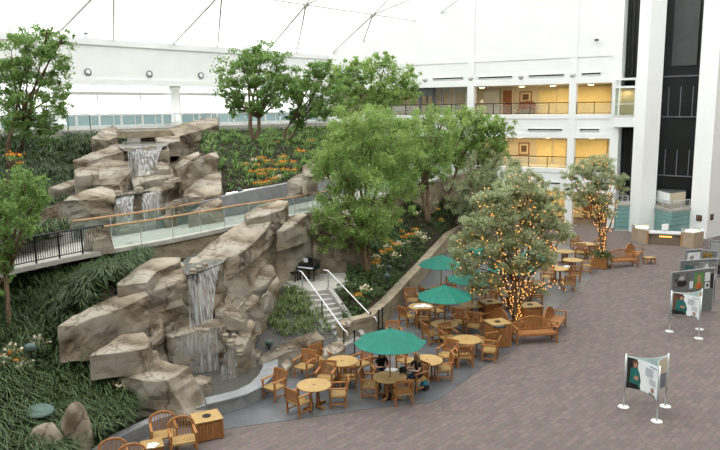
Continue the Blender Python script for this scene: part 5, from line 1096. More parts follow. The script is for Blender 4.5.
def ch(x, y, face, label): place(chair0, x, y, TB[face][0] if isinstance(face, str) else face, label, G)
ch(274.5, 398, -38, 'teak armchair standing alone with its arm against the grey pool wall')
ch(299, 413, 'pool', 'teak armchair in front of the poolside table, back turned to the carpet')
ch(338, 405, 'pool', 'teak armchair right of the poolside table, facing the pool')
ch(326, 389, 'pool', 'teak armchair between the poolside table and the boulder table')
ch(304.5, 377, -30, 'teak armchair in front of the long rock slab, facing the pool wall')
ch(320.5, 370, 'slab', 'teak armchair tucked in left of the boulder table, seen from the side')
ch(348, 388, 184, 'teak armchair in front of the boulder table, its slatted back to the viewer')
ch(361, 374, 'slab', 'teak armchair right of the boulder table')
ch(370.5, 396, 'people', 'empty teak armchair left of the table with two people')
ch(402.5, 403, 190, 'empty teak armchair in front of the table with two people, back to the viewer')
ch(416.5, 389, 'people', 'teak armchair in which the long haired person sits')
ch(381.5, 385, 'people', 'teak armchair in which the person in the black top sits')
ch(406.5, 371, 'mid', 'teak armchair left of the bare table, behind the long haired person')
ch(394.5, 345, 10, 'teak armchair behind the nearest umbrella by the black rope posts')
ch(431, 343, 'umb', 'teak armchair left in front of the shaded umbrella table')
ch(443, 378.5, 'mid', 'teak armchair front right of the bare table, nearest the slate edge')
ch(447, 365, 'mid', 'teak armchair back right of the bare table')
ch(463.5, 366, 188, 'teak armchair in front of the table by the bin, back to the carpet')
ch(490, 360, 'edge', 'teak armchair right of the table by the bin, at the carpet edge')
ch(486, 352, -150, 'teak armchair with its back to the viewer directly before the tray topped bin')
ch(448.5, 347, 'edge', 'teak armchair left of the table by the bin')
ch(474, 335, 'edge', 'teak armchair behind the table by the bin')
ch(459.5, 331, 'umb', 'teak armchair right of the shaded umbrella table')
ch(443, 311, 'umb', 'teak armchair behind the shaded umbrella table')
ch(407.5, 325, 'papers', 'teak armchair left of the papers table against the stone planter wall')
ch(423, 327, 'papers', 'teak armchair in front of the papers table, back to the viewer')
ch(437, 319.5, 'papers', 'teak armchair right of the papers table')
ch(411.5, 308, 'papers', 'teak armchair behind the papers table by the planter wall')
ch(461, 325.5, 'binlit', 'teak armchair front left of the table beside the open topped bin')
ch(487, 312, 'binlit', 'teak armchair right of the table beside the open topped bin')
ch(476, 300, 'binlit', 'teak armchair behind the table beside the open topped bin')
ch(427, 304, 'wall1', 'teak armchair left of the farthest umbrella table by the planter wall')
ch(449, 296, 'wall1', 'teak armchair right of the farthest umbrella table')
ch(460, 282, 'tree2', 'teak armchair left of the shaded table behind the second umbrella')
ch(492, 285, 'tree2', 'teak armchair right of the shaded table behind the second umbrella')
ch(499, 303, 'tree1', 'teak armchair left of the table hidden by lit branches')
ch(524, 301, 'tree1', 'teak armchair right of the table hidden by lit branches')
ch(520, 290, 'far1', 'teak armchair left of the table behind the lit trunk')
ch(536, 304, 'far1', 'teak armchair in front of the table behind the lit trunk')
ch(547, 284, 'far1', 'teak armchair right of the table behind the lit trunk')
ch(568, 291, 'far2', 'teak armchair in front of the book table, nearest the open carpet')
ch(574.5, 281, 'far3', 'teak armchair right of the book table in the far group')
ch(547, 271, 'far2', 'teak armchair left of the book table in the far group')
ch(586, 272.5, 'far3', 'teak armchair at the carpet edge left of the wooden planter box')
ch(580, 258.5, 'far3', 'teak armchair behind the right table of the far group')
ch(550, 257, 'far4', 'teak armchair left of the pale far table')
ch(576, 249.5, 'far5', 'teak armchair left of the furthest table')
ch(600, 249.5, 'far5', 'teak armchair right of the furthest table, behind the planter box')
ch(546, 250, 'far4', 'teak armchair at the shaded end of the far group under leaves')
ch(592, 259, 'far5', 'teak armchair in front of the furthest table beside the planter box')
# arched lounge chairs at the lower left
LG = 'arched teak lounge chairs by the bed kerb'
place(lounge0, 164.5, 447.5, 22, 'arched teak armchair against the grey kerb, left of the one beside the wooden bin', LG)
place(lounge0, 183.5, 453, 22, 'arched teak armchair directly left of the wooden bin with the round hole', LG)
place(lounge0, 115, 478, 22, 'leftmost arched teak armchair at the bottom edge of the picture', LG)
place(lounge0, 134, 484, 22, 'arched teak armchair left of the small side table at the bottom edge', LG)
def cube_table(name, label, p, rz, w, d, h, cat='table'):
    t = thing(name, label, cat, p, rz)
    m_ = MB(); [m_.box((0, -d/2+d*(i+.5)/6, h-.02), (w, d/6-.012, .035)) for i in range(6)]; obj('top', m_, MAT['teaktop'], t)
    m_ = MB(); [m_.box((0, s*(d/2-.05), h-.08), (w-.08, .025, .09)) for s in (-1, 1)]; [m_.box((s*(w/2-.05), 0, h-.08), (.025, d-.08, .09)) for s in (-1, 1)]; obj('apron', m_, MAT['teak'], t)
    for sx in (-1, 1):
        for sy in (-1, 1): m_ = MB(); m_.box((sx*(w/2-.05), sy*(d/2-.05), (h-.03)/2), (.06, .06, h-.03)); obj('leg', m_, MAT['teak'], t)
    return t
st_p = P0(153, 459); cube_table('side_table', 'small square teak side table between the two pairs of arched chairs', st_p, math.radians(22), .58, .55, .46)
def sheets(label, x, y, z, n, spread, rz=0, s=(.21, .29), cat='papers', name='paper_sheets'):
    p = at(x, y, z); t = thing(name, label, cat, (p.x, p.y, z), rz)
    for i in range(n): m_ = MB(); m_.box((random.uniform(-1, 1)*spread, random.uniform(-1, 1)*spread*.6, .004+.004*i), (*s, .004), random.uniform(-.7, .7)); obj('sheet', m_, MAT['paper'], t)
sheets('white papers on the small square side table', 152.5, 445.5, .465+FZ, 2, .05)
sheets('loose white papers spread over the table beside the planter wall', 421, 306, .755, 7, .32)
sheets('open white papers before the person in the black top', 391, 370, .755, 3, .1)
sheets('white paper lying on the book table of the far group', 567, 266.5, .755, 2, .06, cat='book', name='open_book')
sheets('small white paper on the table behind the lit trunk', 526, 281, .755, 1, .03)
# ------------------------------------------------------------------ benches with arched backs
def bench(label, x, y, deg, w=1.75):
    p = P0(x, y); t = thing('arched_bench', label, 'bench', p, math.radians(deg), 'arched teak benches')
    m_ = MB(); [m_.box((0, -.20+.085*i, .43), (w-.06, .072, .026)) for i in range(6)]; m_.box((0, -.26, .39), (w-.06, .03, .08)); obj('seat', m_, MAT['teak'], t)
    m_ = MB(); N = 24; yb = lambda z: .25+.22*(z-.45); tp = lambda x: .68+.30*math.cos(x/(w/2)*PI/2)**.75 if abs(x) < w/2-.001 else .68
    P = [(-w/2+.03, yb(.45), .45)]+[(x_, yb(tp(x_)), tp(x_)) for x_ in [(-w/2+.03)+(w-.06)*k/N for k in range(N+1)]]+[(w/2-.03, yb(.45), .45)]
    for a, b in zip(P[:-1], P[1:]): m_.bar(a, b, .06, .05)
    for k in range(1, 22): x_ = -w/2+w*k/22; m_.bar((x_, yb(.45), .45), (x_, yb(tp(x_)-.02), tp(x_)-.02), .026, .018)
    m_.bar((-w/2+.03, yb(.5), .5), (w/2-.03, yb(.5), .5), .03, .05); obj('backrest', m_, MAT['teak'], t)
    for sx in (-1, 1):
        for yy, h in ((-.26, .66), (.26, .46)): m_ = MB(); m_.box((sx*(w/2-.03), yy, h/2), (.06, .06, h)); obj('leg', m_, MAT['teak'], t)
        m_ = MB(); m_.bar((sx*(w/2-.03), -.33, .675), (sx*(w/2-.03), .32, .675), .075, .035); obj('arm', m_, MAT['teak'], t)
        m_ = MB(); m_.box((sx*(w/2-.03), 0, .15), (.035, .5, .045)); obj('stretcher', m_, MAT['teak'], t)
bench('arched teak bench facing the open carpet in front of the large lit tree', 534.5, 342, 8, 1.75)
bench('arched teak bench seen from its end, right of the large lit tree', 555, 331, 62, 1.75)
bench('arched teak bench seen from its end, left of the large lit tree between two bins', 493, 332, -62, 1.15)
bench('arched teak bench right of the wooden planter box, facing the carpet', 622, 266.5, 14, 1.85)
bench('arched teak bench behind the planter box bench, facing the reception desk', 634, 260, 52, 1.7)
cube_table('low_table', 'low square teak table at the right end of the far benches', P0(649, 263.5), .2, .62, .5, .40)
# ------------------------------------------------------------------ slatted wooden bins and planters
def bin_(name, label, x, y, deg, w, d, h, top='hole', cat='bin', group='slatted teak bins'):
    p = P0(x, y); t = thing(name, label, cat, p, math.radians(deg), group)
    m_ = MB(); n = 9
    for i in range(n):
        for sy in (-1, 1): m_.box((-w/2+w*(i+.5)/n, sy*(d/2-.015), h/2-.01), (w/n-.012, .03, h-.06))
        for sx in (-1, 1): m_.box((sx*(w/2-.015), -d/2+d*(i+.5)/n, h/2-.01), (.03, d/n-.012, h-.06))
    m_.box((0, 0, h/2-.02), (w-.08, d-.08, h-.1)); obj('body', m_, MAT['teak'], t)
    for sx in (-1, 1):
        for sy in (-1, 1): m_ = MB(); m_.box((sx*(w/2-.03), sy*(d/2-.03), h/2), (.075, .075, h)); obj('leg', m_, MAT['teak'], t)
    if top == 'rim':
        m_ = MB(); [m_.box((0, sy*(d/2-.04), h), (w+.04, .1, .04)) for sy in (-1, 1)]; [m_.box((sx*(w/2-.04), 0, h), (.1, d+.04, .04)) for sx in (-1, 1)]; obj('rim', m_, MAT['teak'], t)
        m_ = MB(); m_.box((0, 0, h-.06), (w-.12, d-.12, .03)); obj('soil', m_, MAT['soil'], t)
    else:
        m_ = MB(); m_.box((0, 0, h+.015), (w+.05, d+.05, .04)); obj('lid', m_, MAT['teaktop'], t, bevel=.008)
        m_ = MB(); m_.lathe([(.13, h+.03), (.13, h+.05), (.11, h+.05), (.10, h+.037)], n=20); obj('hole', m_, MAT['black'], t)
    return t
bin_('waste_bin', 'cube shaped slatted teak bin with a round hole beside the pool wall', 207.5, 435.5, 26, .78, .72, .58)
bin_('waste_bin', 'slatted teak bin with a round hole behind the table left of the lit tree', 489.5, 320.5, 20, .80, .75, .86)
bin_('waste_bin', 'slatted teak bin with a dark tray on top in front of the lit tree bench', 497, 345, 20, .82, .78, .95)
p = at(497, 327, .99+FZ); t = thing('dark_tray', 'dark tray lying on the lid of the teak bin', 'tray', (p.x+.1, p.y, .99+FZ), .2); m_ = MB(); m_.box((0, 0, .015), (.45, .3, .03)); obj('tray', m_, MAT['black'], t, bevel=.01); m_ = MB(); m_.box((0, 0, .035), (.36, .22, .01)); obj('liner', m_, MAT['darkpanel'], t)
bin_('wooden_planter', 'plain tall teak box behind the arched bench, right of the lit trunk', 529.5, 327, 12, .85, .75, .98, 'hole', 'planter', None)
bin_('wooden_planter', 'low teak planter box holding the large lit tree', 515.5, 332.5, 12, .62, .55, .5, 'rim', 'planter', None)
bin_('wooden_planter', 'square teak planter box holding the small lit tree', 599.5, 267.5, -28, .84, .84, .66, 'rim', 'planter', None)
p = P0(600.5, 267.5); t = thing('potted_shrub', 'dark green shrub filling the square planter under the small lit tree', 'shrub', (p.x, p.y, .62)); t.scale = (.8, .8, .85)
P = RNG.normal(size=(800, 3))*np.array([.40, .36, .16])+np.array([.1, 0, .18]); link('foliage', quads_mesh('foliage', leaves(P, .13, .1, .5), 4, MAT['leaflow']), t)
m_ = MB(); [m_.tube([(0, 0, 0), (.2*math.cos(a), .2*math.sin(a), .3)], .015, 5) for a in (0, 1.3, 2.6, 4, 5.2)]; obj('stem', m_, MAT['bark'], t)
# ------------------------------------------------------------------ umbrellas
def umbrella(label, p, rad=1.18, zr=1.92, za=2.42, rz=.2):
    t = thing('patio_umbrella', label, 'umbrella', (p.x, p.y, FZ), rz, 'green patio umbrellas')
    N = 8; m_ = MB(); vs = []; fs = []; J = 5; K = 4
    for j in range(J+1):
        k = j/J; r = .06+(rad-.06)*k
        for i in range(N*K):
            f = (i % K)/K; a0 = 2*PI*(i//K)/N; a1 = a0+2*PI/N
            x = (math.cos(a0)*(1-f)+math.cos(a1)*f)*r; y = (math.sin(a0)*(1-f)+math.sin(a1)*f)*r
            z = za-(za-zr)*(k**1.12)-.05*k*math.sin(PI*f)
            vs.append((x, y, z))
    M_ = N*K
    for j in range(J):
        for i in range(M_): fs.append((j*M_+i, j*M_+(i+1) % M_, (j+1)*M_+(i+1) % M_, (j+1)*M_+i))
    m_.add(vs, fs); o = obj('canopy', m_, MAT['green'], t); s = o.modifiers.new('cloth', 'SOLIDIFY'); s.thickness = .012
    m_ = MB(); m_.lathe([(.20, za-.085), (.12, za-.01), (.04, za+.03), (.03, za+.08)], n=16); obj('vent_cap', m_, MAT['green'], t)
    m_ = MB(); m_.tube([(0, 0, .02), (0, 0, za)], .022, 10); obj('pole', m_, MAT['teakdark'], t)
    m_ = MB(); m_.lathe([(.24, 0), (.24, .04), (.05, .07), (.05, .2)], n=20); obj('base', m_, MAT['black'], t)
    for i in range(N):
        a = 2*PI*i/N; c, s_ = math.cos(a), math.sin(a)
        m_ = MB(); m_.bar((c*.05, s_*.05, za-.05), (c*rad*.99, s_*rad*.99, zr-.02), .018, .02); r_ = obj('rib', m_, MAT['teakdark'], t)
        m_ = MB(); m_.bar((c*.03, s_*.03, zr-.12), (c*rad*.5, s_*rad*.5, (za+zr)/2-.05), .014); obj('strut', m_, MAT['teakdark'], r_)
def up(key): return TB[key][1]
umbrella('green patio umbrella nearest the viewer, over the table with two people', up('people'), 1.20, 1.93, 2.36, .02)
umbrella('green patio umbrella by the planter wall, lowest of the left cluster of three', up('umb'), 1.16, 1.90, 2.34, .3)
umbrella('green patio umbrella half hidden by the lit tree, second of the left cluster', up('binlit'), 1.16, 1.90, 2.34, .5)
umbrella('dark green patio umbrella against the planter wall, highest of the left cluster', up('wall1'), 1.16, 1.92, 2.36, .1)
umbrella('green patio umbrella glimpsed through the middle of the lit tree', up('tree1'), 1.16, 1.90, 2.34, .4)
umbrella('green patio umbrella at the back right under the lit tree', up('far1'), 1.16, 1.90, 2.34, .2)
umbrella('green patio umbrella at the back left behind the lit tree leaves', up('tree2'), 1.16, 1.90, 2.34, .6)
# ------------------------------------------------------------------ piano
p = at(311, 279, 1.7); t = thing('grand_piano', 'small black grand piano on the terrace above the stairs', 'piano', (p.x, p.y, 1.7), math.radians(-28)); t.scale = (.72, .8, .95)
out = [(-.62, -.45), (.62, -.45), (.62, .05), (.50, .35), (.28, .62), (.02, .72), (-.3, .95), (-.5, .95), (-.62, .8)]
MAT['piano'] = mat('black_lacquer', (.012, .012, .013), (.016, .016, .017), .15, 2, spec=.5)
m_ = MB(); m_.prism(out, .56, .84); obj('case', m_, MAT['piano'], t, bevel=.015)
m_ = MB(); m_.prism([(x*1.02, y*1.02) for x, y in out[2:]]+[(-.63, -.1), (.63, -.1)], .84, .865); obj('lid', m_, MAT['piano'], t)
m_ = MB(); m_.box((0, -.55, .62), (1.24, .28, .06)); obj('keybed', m_, MAT['piano'], t); m_ = MB(); m_.box((0, -.58, .665), (1.05, .14, .025)); obj('keyboard', m_, MAT['paper'], t)
m_ = MB(); m_.box((0, -.22, 1.0), (.6, .02, .26)); obj('music_stand', m_, MAT['piano'], t)
for x, y in ((-.5, -.4), (.5, -.4), (-.35, .7)): m_ = MB(); m_.lathe([(.035, 0), (.035, .05), (.05, .3), (.065, .56)], (x, y, 0), 10); obj('leg', m_, MAT['piano'], t)
m_ = MB(); m_.box((0, -.2, .3), (.1, .05, .5)); m_.box((0, -.25, .08), (.22, .12, .05)); obj('pedal_lyre', m_, MAT['piano'], t)
th_ = t; q = th_.matrix_basis @ Vector((-.1, -.25, .88)); tt = thing('sheet_music', 'white sheet music standing on the piano', 'sheet music', q, math.radians(-28)); m_ = MB(); m_.box((-.05, -.03, .10), (.22, .015, .2)); obj('sheet', m_, MAT['paper'], tt)
p = at(293.5, 281, 1.7); t = thing('piano_bench', 'small black bench left of the piano on the terrace', 'bench', (p.x, p.y, 1.7), math.radians(-28)); t.scale = (.62, .9, .9)
m_ = MB(); m_.box((0, 0, .46), (.62, .34, .09)); obj('seat', m_, MAT['piano'], t, bevel=.02)
for sx in (-1, 1):
    for sy in (-1, 1): m_ = MB(); m_.box((sx*.27, sy*.13, .21), (.05, .05, .42)); obj('leg', m_, MAT['piano'], t)
# ------------------------------------------------------------------ rope posts
for (x, y), nm in zip(((354.7, 355), (370.5, 335), (378.7, 332), (382.5, 329.5)), ('at the foot of the left stair rail', 'at the end of the right stair rail', 'in the middle of the trio by the planter wall', 'rightmost of the trio by the planter wall')):
    p = P0(x, y); t = thing('rope_post', 'slim black barrier post '+nm, 'barrier post', p, 0, 'black barrier posts')
    m_ = MB(); m_.lathe([(.17, 0), (.17, .02), (.05, .045)], n=18); obj('base', m_, MAT['black'], t); m_ = MB(); m_.tube([(0, 0, .03), (0, 0, .93)], .03, 10); obj('pole', m_, MAT['black'], t); m_ = MB(); m_.lathe([(.035, .93), (.045, .95), (.035, 1.0)], n=12); obj('cap', m_, MAT['black'], t)
# ------------------------------------------------------------------ garden lamps in the beds
def disc_lamp(label, x, y, z, r, tilt=0.2, ratio=.75):
    p = at(x, y, z); t = thing('garden_lamp', label, 'garden lamp', p, 0, 'green garden lamps')
    m_ = MB(); m_.lathe([(.03, -.55), (.03, -.04)], n=8); obj('stake', m_, MAT['black'], t)
    m_ = MB(); m_.lathe([(r*.9, -.03), (r, .0), (r*.9, .03), (r*.5, .05)] if r > .3 else [(r*.8, -.1), (r, .0), (r*.8, .09), (r*.3, .13)], n=20); o = obj('shade', m_, MAT['roundgreen'], t, smooth=True); o.scale = (1, ratio, 1); o.rotation_euler = (tilt, 0, 0)
disc_lamp('large flat green lamp dish lying in the front bed', 38.5, 411, 1.50, .44, .42, .62)
disc_lamp('round green lamp in the front bed above the cream flowers', 30.5, 347.5, 2.62, .20)
disc_lamp('square green lamp cover on the gravel beside the side fall', 269, 343, .62, .17)
disc_lamp('green lamp cover beside the trunk of the largest tree', 387, 276, 1.62, .16)
disc_lamp('small lamp among the orange flowers by the retaining wall', 240, 190.5, 5.5, .14)
disc_lamp('small lamp at the top of the tree planter', 389, 268, 1.75, .14)
# ------------------------------------------------------------------ exhibition posters
def poster_stand(label, posts, zb, zt, fronts, sag=.16, group=None, cat='display stand'):
    """posts: ground points; panels of curved fabric between neighbouring posts"""
    c = sum(posts, Vector())/len(posts); t = thing('display_stand', label, cat, (c.x, c.y, 0), 0, group); L = [p-c for p in posts]; cc = Vector((0, 0))
    for p, dz in zip(L, (0, .0, 0)):
        m_ = MB(); m_.tube([(p.x, p.y, .02), (p.x, p.y, zt+.06)], .026, 10); po = obj('pole', m_, MAT['steel'], t, smooth=True)
        m_ = MB(); m_.lathe([(.17, .0), (.17, .02), (.05, .035), (.04, .06)], (p.x, p.y, 0), 20); obj('foot', m_, MAT['palesteel'], po)
    for (i, j, prints, backm) in fronts:
        a, b = L[i].xy, L[j].xy; d = (b-a).normalized(); n = Vector((d.y, -d.x));
        if n.dot(-(a+b)/2) > 0: n = -n      # n points outwards
        def S(u, v, off):
            q = a.lerp(b, .03+.94*u)-n*(sag*4*u*(1-u))+n*off; k = 1-.06*4*u*(1-u); zm = (zb+zt)/2
            return (q.x, q.y, zm+(zb+(zt-zb)*v-zm)*k)
        def patch(name, poly_uv, off, m, par, thick=.012):
            m_ = MB(); K = 12
            u0 = min(p[0] for p in poly_uv); u1 = max(p[0] for p in poly_uv)
            # vertical slices of the polygon
            def span(u):
                zs = []
                for q in range(len(poly_uv)):
                    (x0, y0), (x1, y1) = poly_uv[q], poly_uv[(q+1) % len(poly_uv)]
                    if min(x0, x1)-1e-6 <= u <= max(x0, x1)+1e-6:
                        if abs(x1-x0) < 1e-6: zs += [y0, y1]
                        else: zs.append(y0+(y1-y0)*(u-x0)/(x1-x0))
                return min(zs), max(zs)
            vs = []
            for k in range(K+1):
                u = u0+(u1-u0)*min(max(k/K, .002), .998); lo, hi = span(u); vs += [S(u, lo, off), S(u, hi, off), S(u, hi, off-thick), S(u, lo, off-thick)]
            fs = [(0, 1, 2, 3), (K*4+3, K*4+2, K*4+1, K*4)]
            for k in range(K):
                for e in range(4): fs.append((k*4+e, k*4+(e+1) % 4, k*4+4+(e+1) % 4, k*4+4+e))
            m_.add(vs, fs); return obj(name, m_, MAT[m], par)
        pan = patch('fabric_panel', [(0, 0), (1, 0), (1, 1), (0, 1)], 0, backm, t)
        for k, (nm, poly, m) in enumerate(prints): patch(nm, poly, .004+.0025*k, m, pan, .006)
R = lambda u0, v0, u1, v1: [(u0, v0), (u1, v0), (u1, v1), (u0, v1)]
def figure_prints(bg, k=1.0):
    pr = [('print_area', R(.02, .02, .98, .98), 'paleprint'), ('photo_area', [(.02, .02), (.50, .02), (.40, .45), (.34, .98), (.02, .98)], bg),
          ('printed_figure', [(.10, .10), (.44, .04), (.50, .30), (.42, .62), (.28, .74), (.12, .66)], 'tealprint'),
          ('printed_hair', [(.20, .68), (.36, .70), (.38, .90), (.28, .97), (.18, .90)], 'brownprint'), ('printed_face', [(.23, .70), (.34, .72), (.34, .84), (.25, .86)], 'face'),
          ('printed_hands', [(.24, .34), (.40, .30), (.42, .42), (.30, .46)], 'face'), ('printed_lap', [(.02, .02), (.44, .02), (.40, .16), (.02, .22)], 'blackprint'),
          ('printed_badge', [(.72, .14), (.78, .10), (.84, .14), (.84, .22), (.78, .27), (.72, .22)], 'face')]
    for i in range(5): pr.append(('printed_lines', R(.50+.02*(i % 2), .80-.055*i, .78, .815-.055*i), 'inkgrey'))
    for i in range(4): pr.append(('printed_lines', R(.66, .50-.05*i, .92, .512-.05*i), 'inkgrey'))
    for i in range(4): pr.append(('printed_mark', R(.68+.065*i, .03, .725+.065*i, .085), 'blackprint'))
    pr.append(('printed_heading', R(.68, .90, .97, .93), 'inkgrey')); return [(n, [(u*k, v) for u, v in q], m) if n in ('photo_area', 'printed_figure', 'printed_hair', 'printed_face', 'printed_hands', 'printed_lap') else (n, q, m) for n, q, m in pr]
side = [('print_area', R(.03, .50, .97, .97), 'tanwall'), ('print_block', R(.03, .03, .97, .49), 'greyprint'), ('printed_lines', R(.2, .22, .7, .24), 'paleprint'), ('printed_lines', R(.2, .66, .8, .68), 'inkgrey')]
poster_stand('nearest three post poster stand with a teal clothed figure on a black ground', [at(623.5, 407), at(656.7, 421.5), at(665.3, 406.5)], .66, 1.72, ((0, 1, figure_prints('blackprint', .76), 'backfabric'), (1, 2, side, 'backfabric'), (0, 2, [], 'backfabric')), group='three post poster stands')
poster_stand('three post poster stand with a seated figure, before the grey collage boards', [at(669.3, 331.5), at(698.6, 338.5), at(699.5, 329.3)], .78, 1.74, ((0, 1, figure_prints('brownprint'), 'backfabric'), (1, 2, side, 'backfabric'), (0, 2, [], 'backfabric')), group='three post poster stands')
# grey collage boards
def board(label, pa, pb, h, photos, zb=.06):
    a, b = pa, pb; c = (a+b)/2; d = (b-a); L = d.xy.length; t = thing('display_board', label, 'display board', (c.x, c.y, 0), math.atan2(d.y, d.x), 'grey collage boards')
    m_ = MB(); m_.box((0, 0, (h+zb)/2), (L, .05, h-zb)); o = obj('panel', m_, MAT['boardgrey'], t)
    for s in (-1, 1): m_ = MB(); m_.box((s*(L/2+.02), 0, (h+.04)/2), (.045, .06, h+.04)); obj('post', m_, MAT['steel'], t)
    m_ = MB(); m_.box((0, 0, h+.02), (L, .06, .04)); obj('top_rail', m_, MAT['steel'], t)
    for s in (-1, 1): m_ = MB(); m_.box((s*(L/2-.05), 0, .03), (.08, .5, .04)); obj('foot', m_, MAT['steel'], t)
    for u0, v0, u1, v1, m, inner in photos:
        m_ = MB(); m_.box(((u0+u1)/2*L-L/2, -.033, (v0+v1)/2*h), ((u1-u0)*L, .015, (v1-v0)*h)); q = obj('photo', m_, MAT[m], t)
        for (a0, b0, a1, b1, mm) in inner:
            m_ = MB(); U0, U1 = u0+(u1-u0)*a0, u0+(u1-u0)*a1; V0, V1 = v0+(v1-v0)*b0, v0+(v1-v0)*b1
            m_.lathe([(.5, 0), (.5, .006)], n=16); m_.v = [(((x)*(U1-U0)+(U0+U1)/2)*L-L/2, -.042-z*.6, ((y)*(V1-V0)+(V0+V1)/2)*h) for x, y, z in m_.v]; obj('photo_figure', m_, MAT[mm], q)
bw = [(.15, .0, .85, .55, 'blackprint'), (.3, .4, .7, .9, 'photogrey')]; colr = [(.1, -.0, .9, .45, 'orange'), (.28, .35, .72, .9, 'face')]
board('front grey collage board with a large grey portrait and a green portrait', at(669, 317), at(711, 311), 2.06, [(.06, .66, .40, .95, 'photodark', bw), (.53, .56, .74, .93, 'photogreen', colr), (.78, .72, .90, .92, 'photowhite', []), (.79, .55, .90, .69, 'photowhite', [(.2, .2, .8, .8, 'photodark')]), (.92, .55, .99, .88, 'blackprint', []), (.42, .60, .50, .76, 'photowhite', []), (.30, .38, .50, .54, 'brownprint', [(.2, .1, .8, .9, 'face')]), (.08, .36, .24, .50, 'photogrey', [])])
board('second grey collage board with a hatted portrait', at(677.5, 303), at(714, 300), 2.08, [(.10, .58, .36, .90, 'photodark', [(.25, .1, .75, .75, 'face'), (.1, .55, .9, .95, 'tealprint')]), (.38, .66, .48, .86, 'photogrey', []), (.52, .55, .80, .95, 'photogrey', [(.1, .1, .5, .6, 'blackprint'), (.5, .3, .9, .9, 'photowhite')]), (.82, .50, .98, .66, 'photowhite', []), (.84, .70, .97, .92, 'photogrey', [])])
board('third board with a white sheet, behind the hatted portrait', at(683.5, 289), at(698.5, 287.5), 2.05, [(.08, .48, .92, .94, 'photowhite', [(.2, .55, .5, .85, 'photogrey'), (.55, .3, .85, .6, 'photogrey')]), (.08, .2, .92, .44, 'photogrey', [])])
board('fourth board with a dark gold picture at the right, behind the hatted portrait', at(699, 287), at(715, 288.5), 1.98, [(.12, .5, .72, .95, 'gold', [(.2, .1, .8, .8, 'photodark')]), (.75, .5, .96, .8, 'photogrey', [])])
board('silvery board at the right edge beside the lift pier', at(708, 275), at(736, 281), 2.0, [(.04, .5, .96, .97, 'steel', []), (.1, .1, .9, .35, 'blackprint', [])])
# ------------------------------------------------------------------ people
def skin_mesh(name, V, Ed, Rr, mats, pick, root=0, sub=2):
    me = bpy.data.meshes.new(name); me.from_pydata(V, Ed, []); o = bpy.data.objects.new(name+'_src', me); COL.objects.link(o)
    o.modifiers.new('s', 'SKIN'); me.skin_vertices.new() if not me.skin_vertices else None
    for i, r in enumerate(Rr):
        d = me.skin_vertices[0].data[i]; d.radius = r if isinstance(r, tuple) else (r, r); d.use_root = (i == root)
    s = o.modifiers.new('sub', 'SUBSURF'); s.levels = sub; s.render_levels = sub
    dg = bpy.context.evaluated_depsgraph_get(); m2 = bpy.data.meshes.new_from_object(o.evaluated_get(dg)); m2.name = name
    bpy.data.objects.remove(o)
    for m in mats: m2.materials.append(MAT[m])
    idx = [pick(p.center) for p in m2.polygons]; m2.polygons.foreach_set('material_index', idx); m2.polygons.foreach_set('use_smooth', [True]*len(idx)); return m2
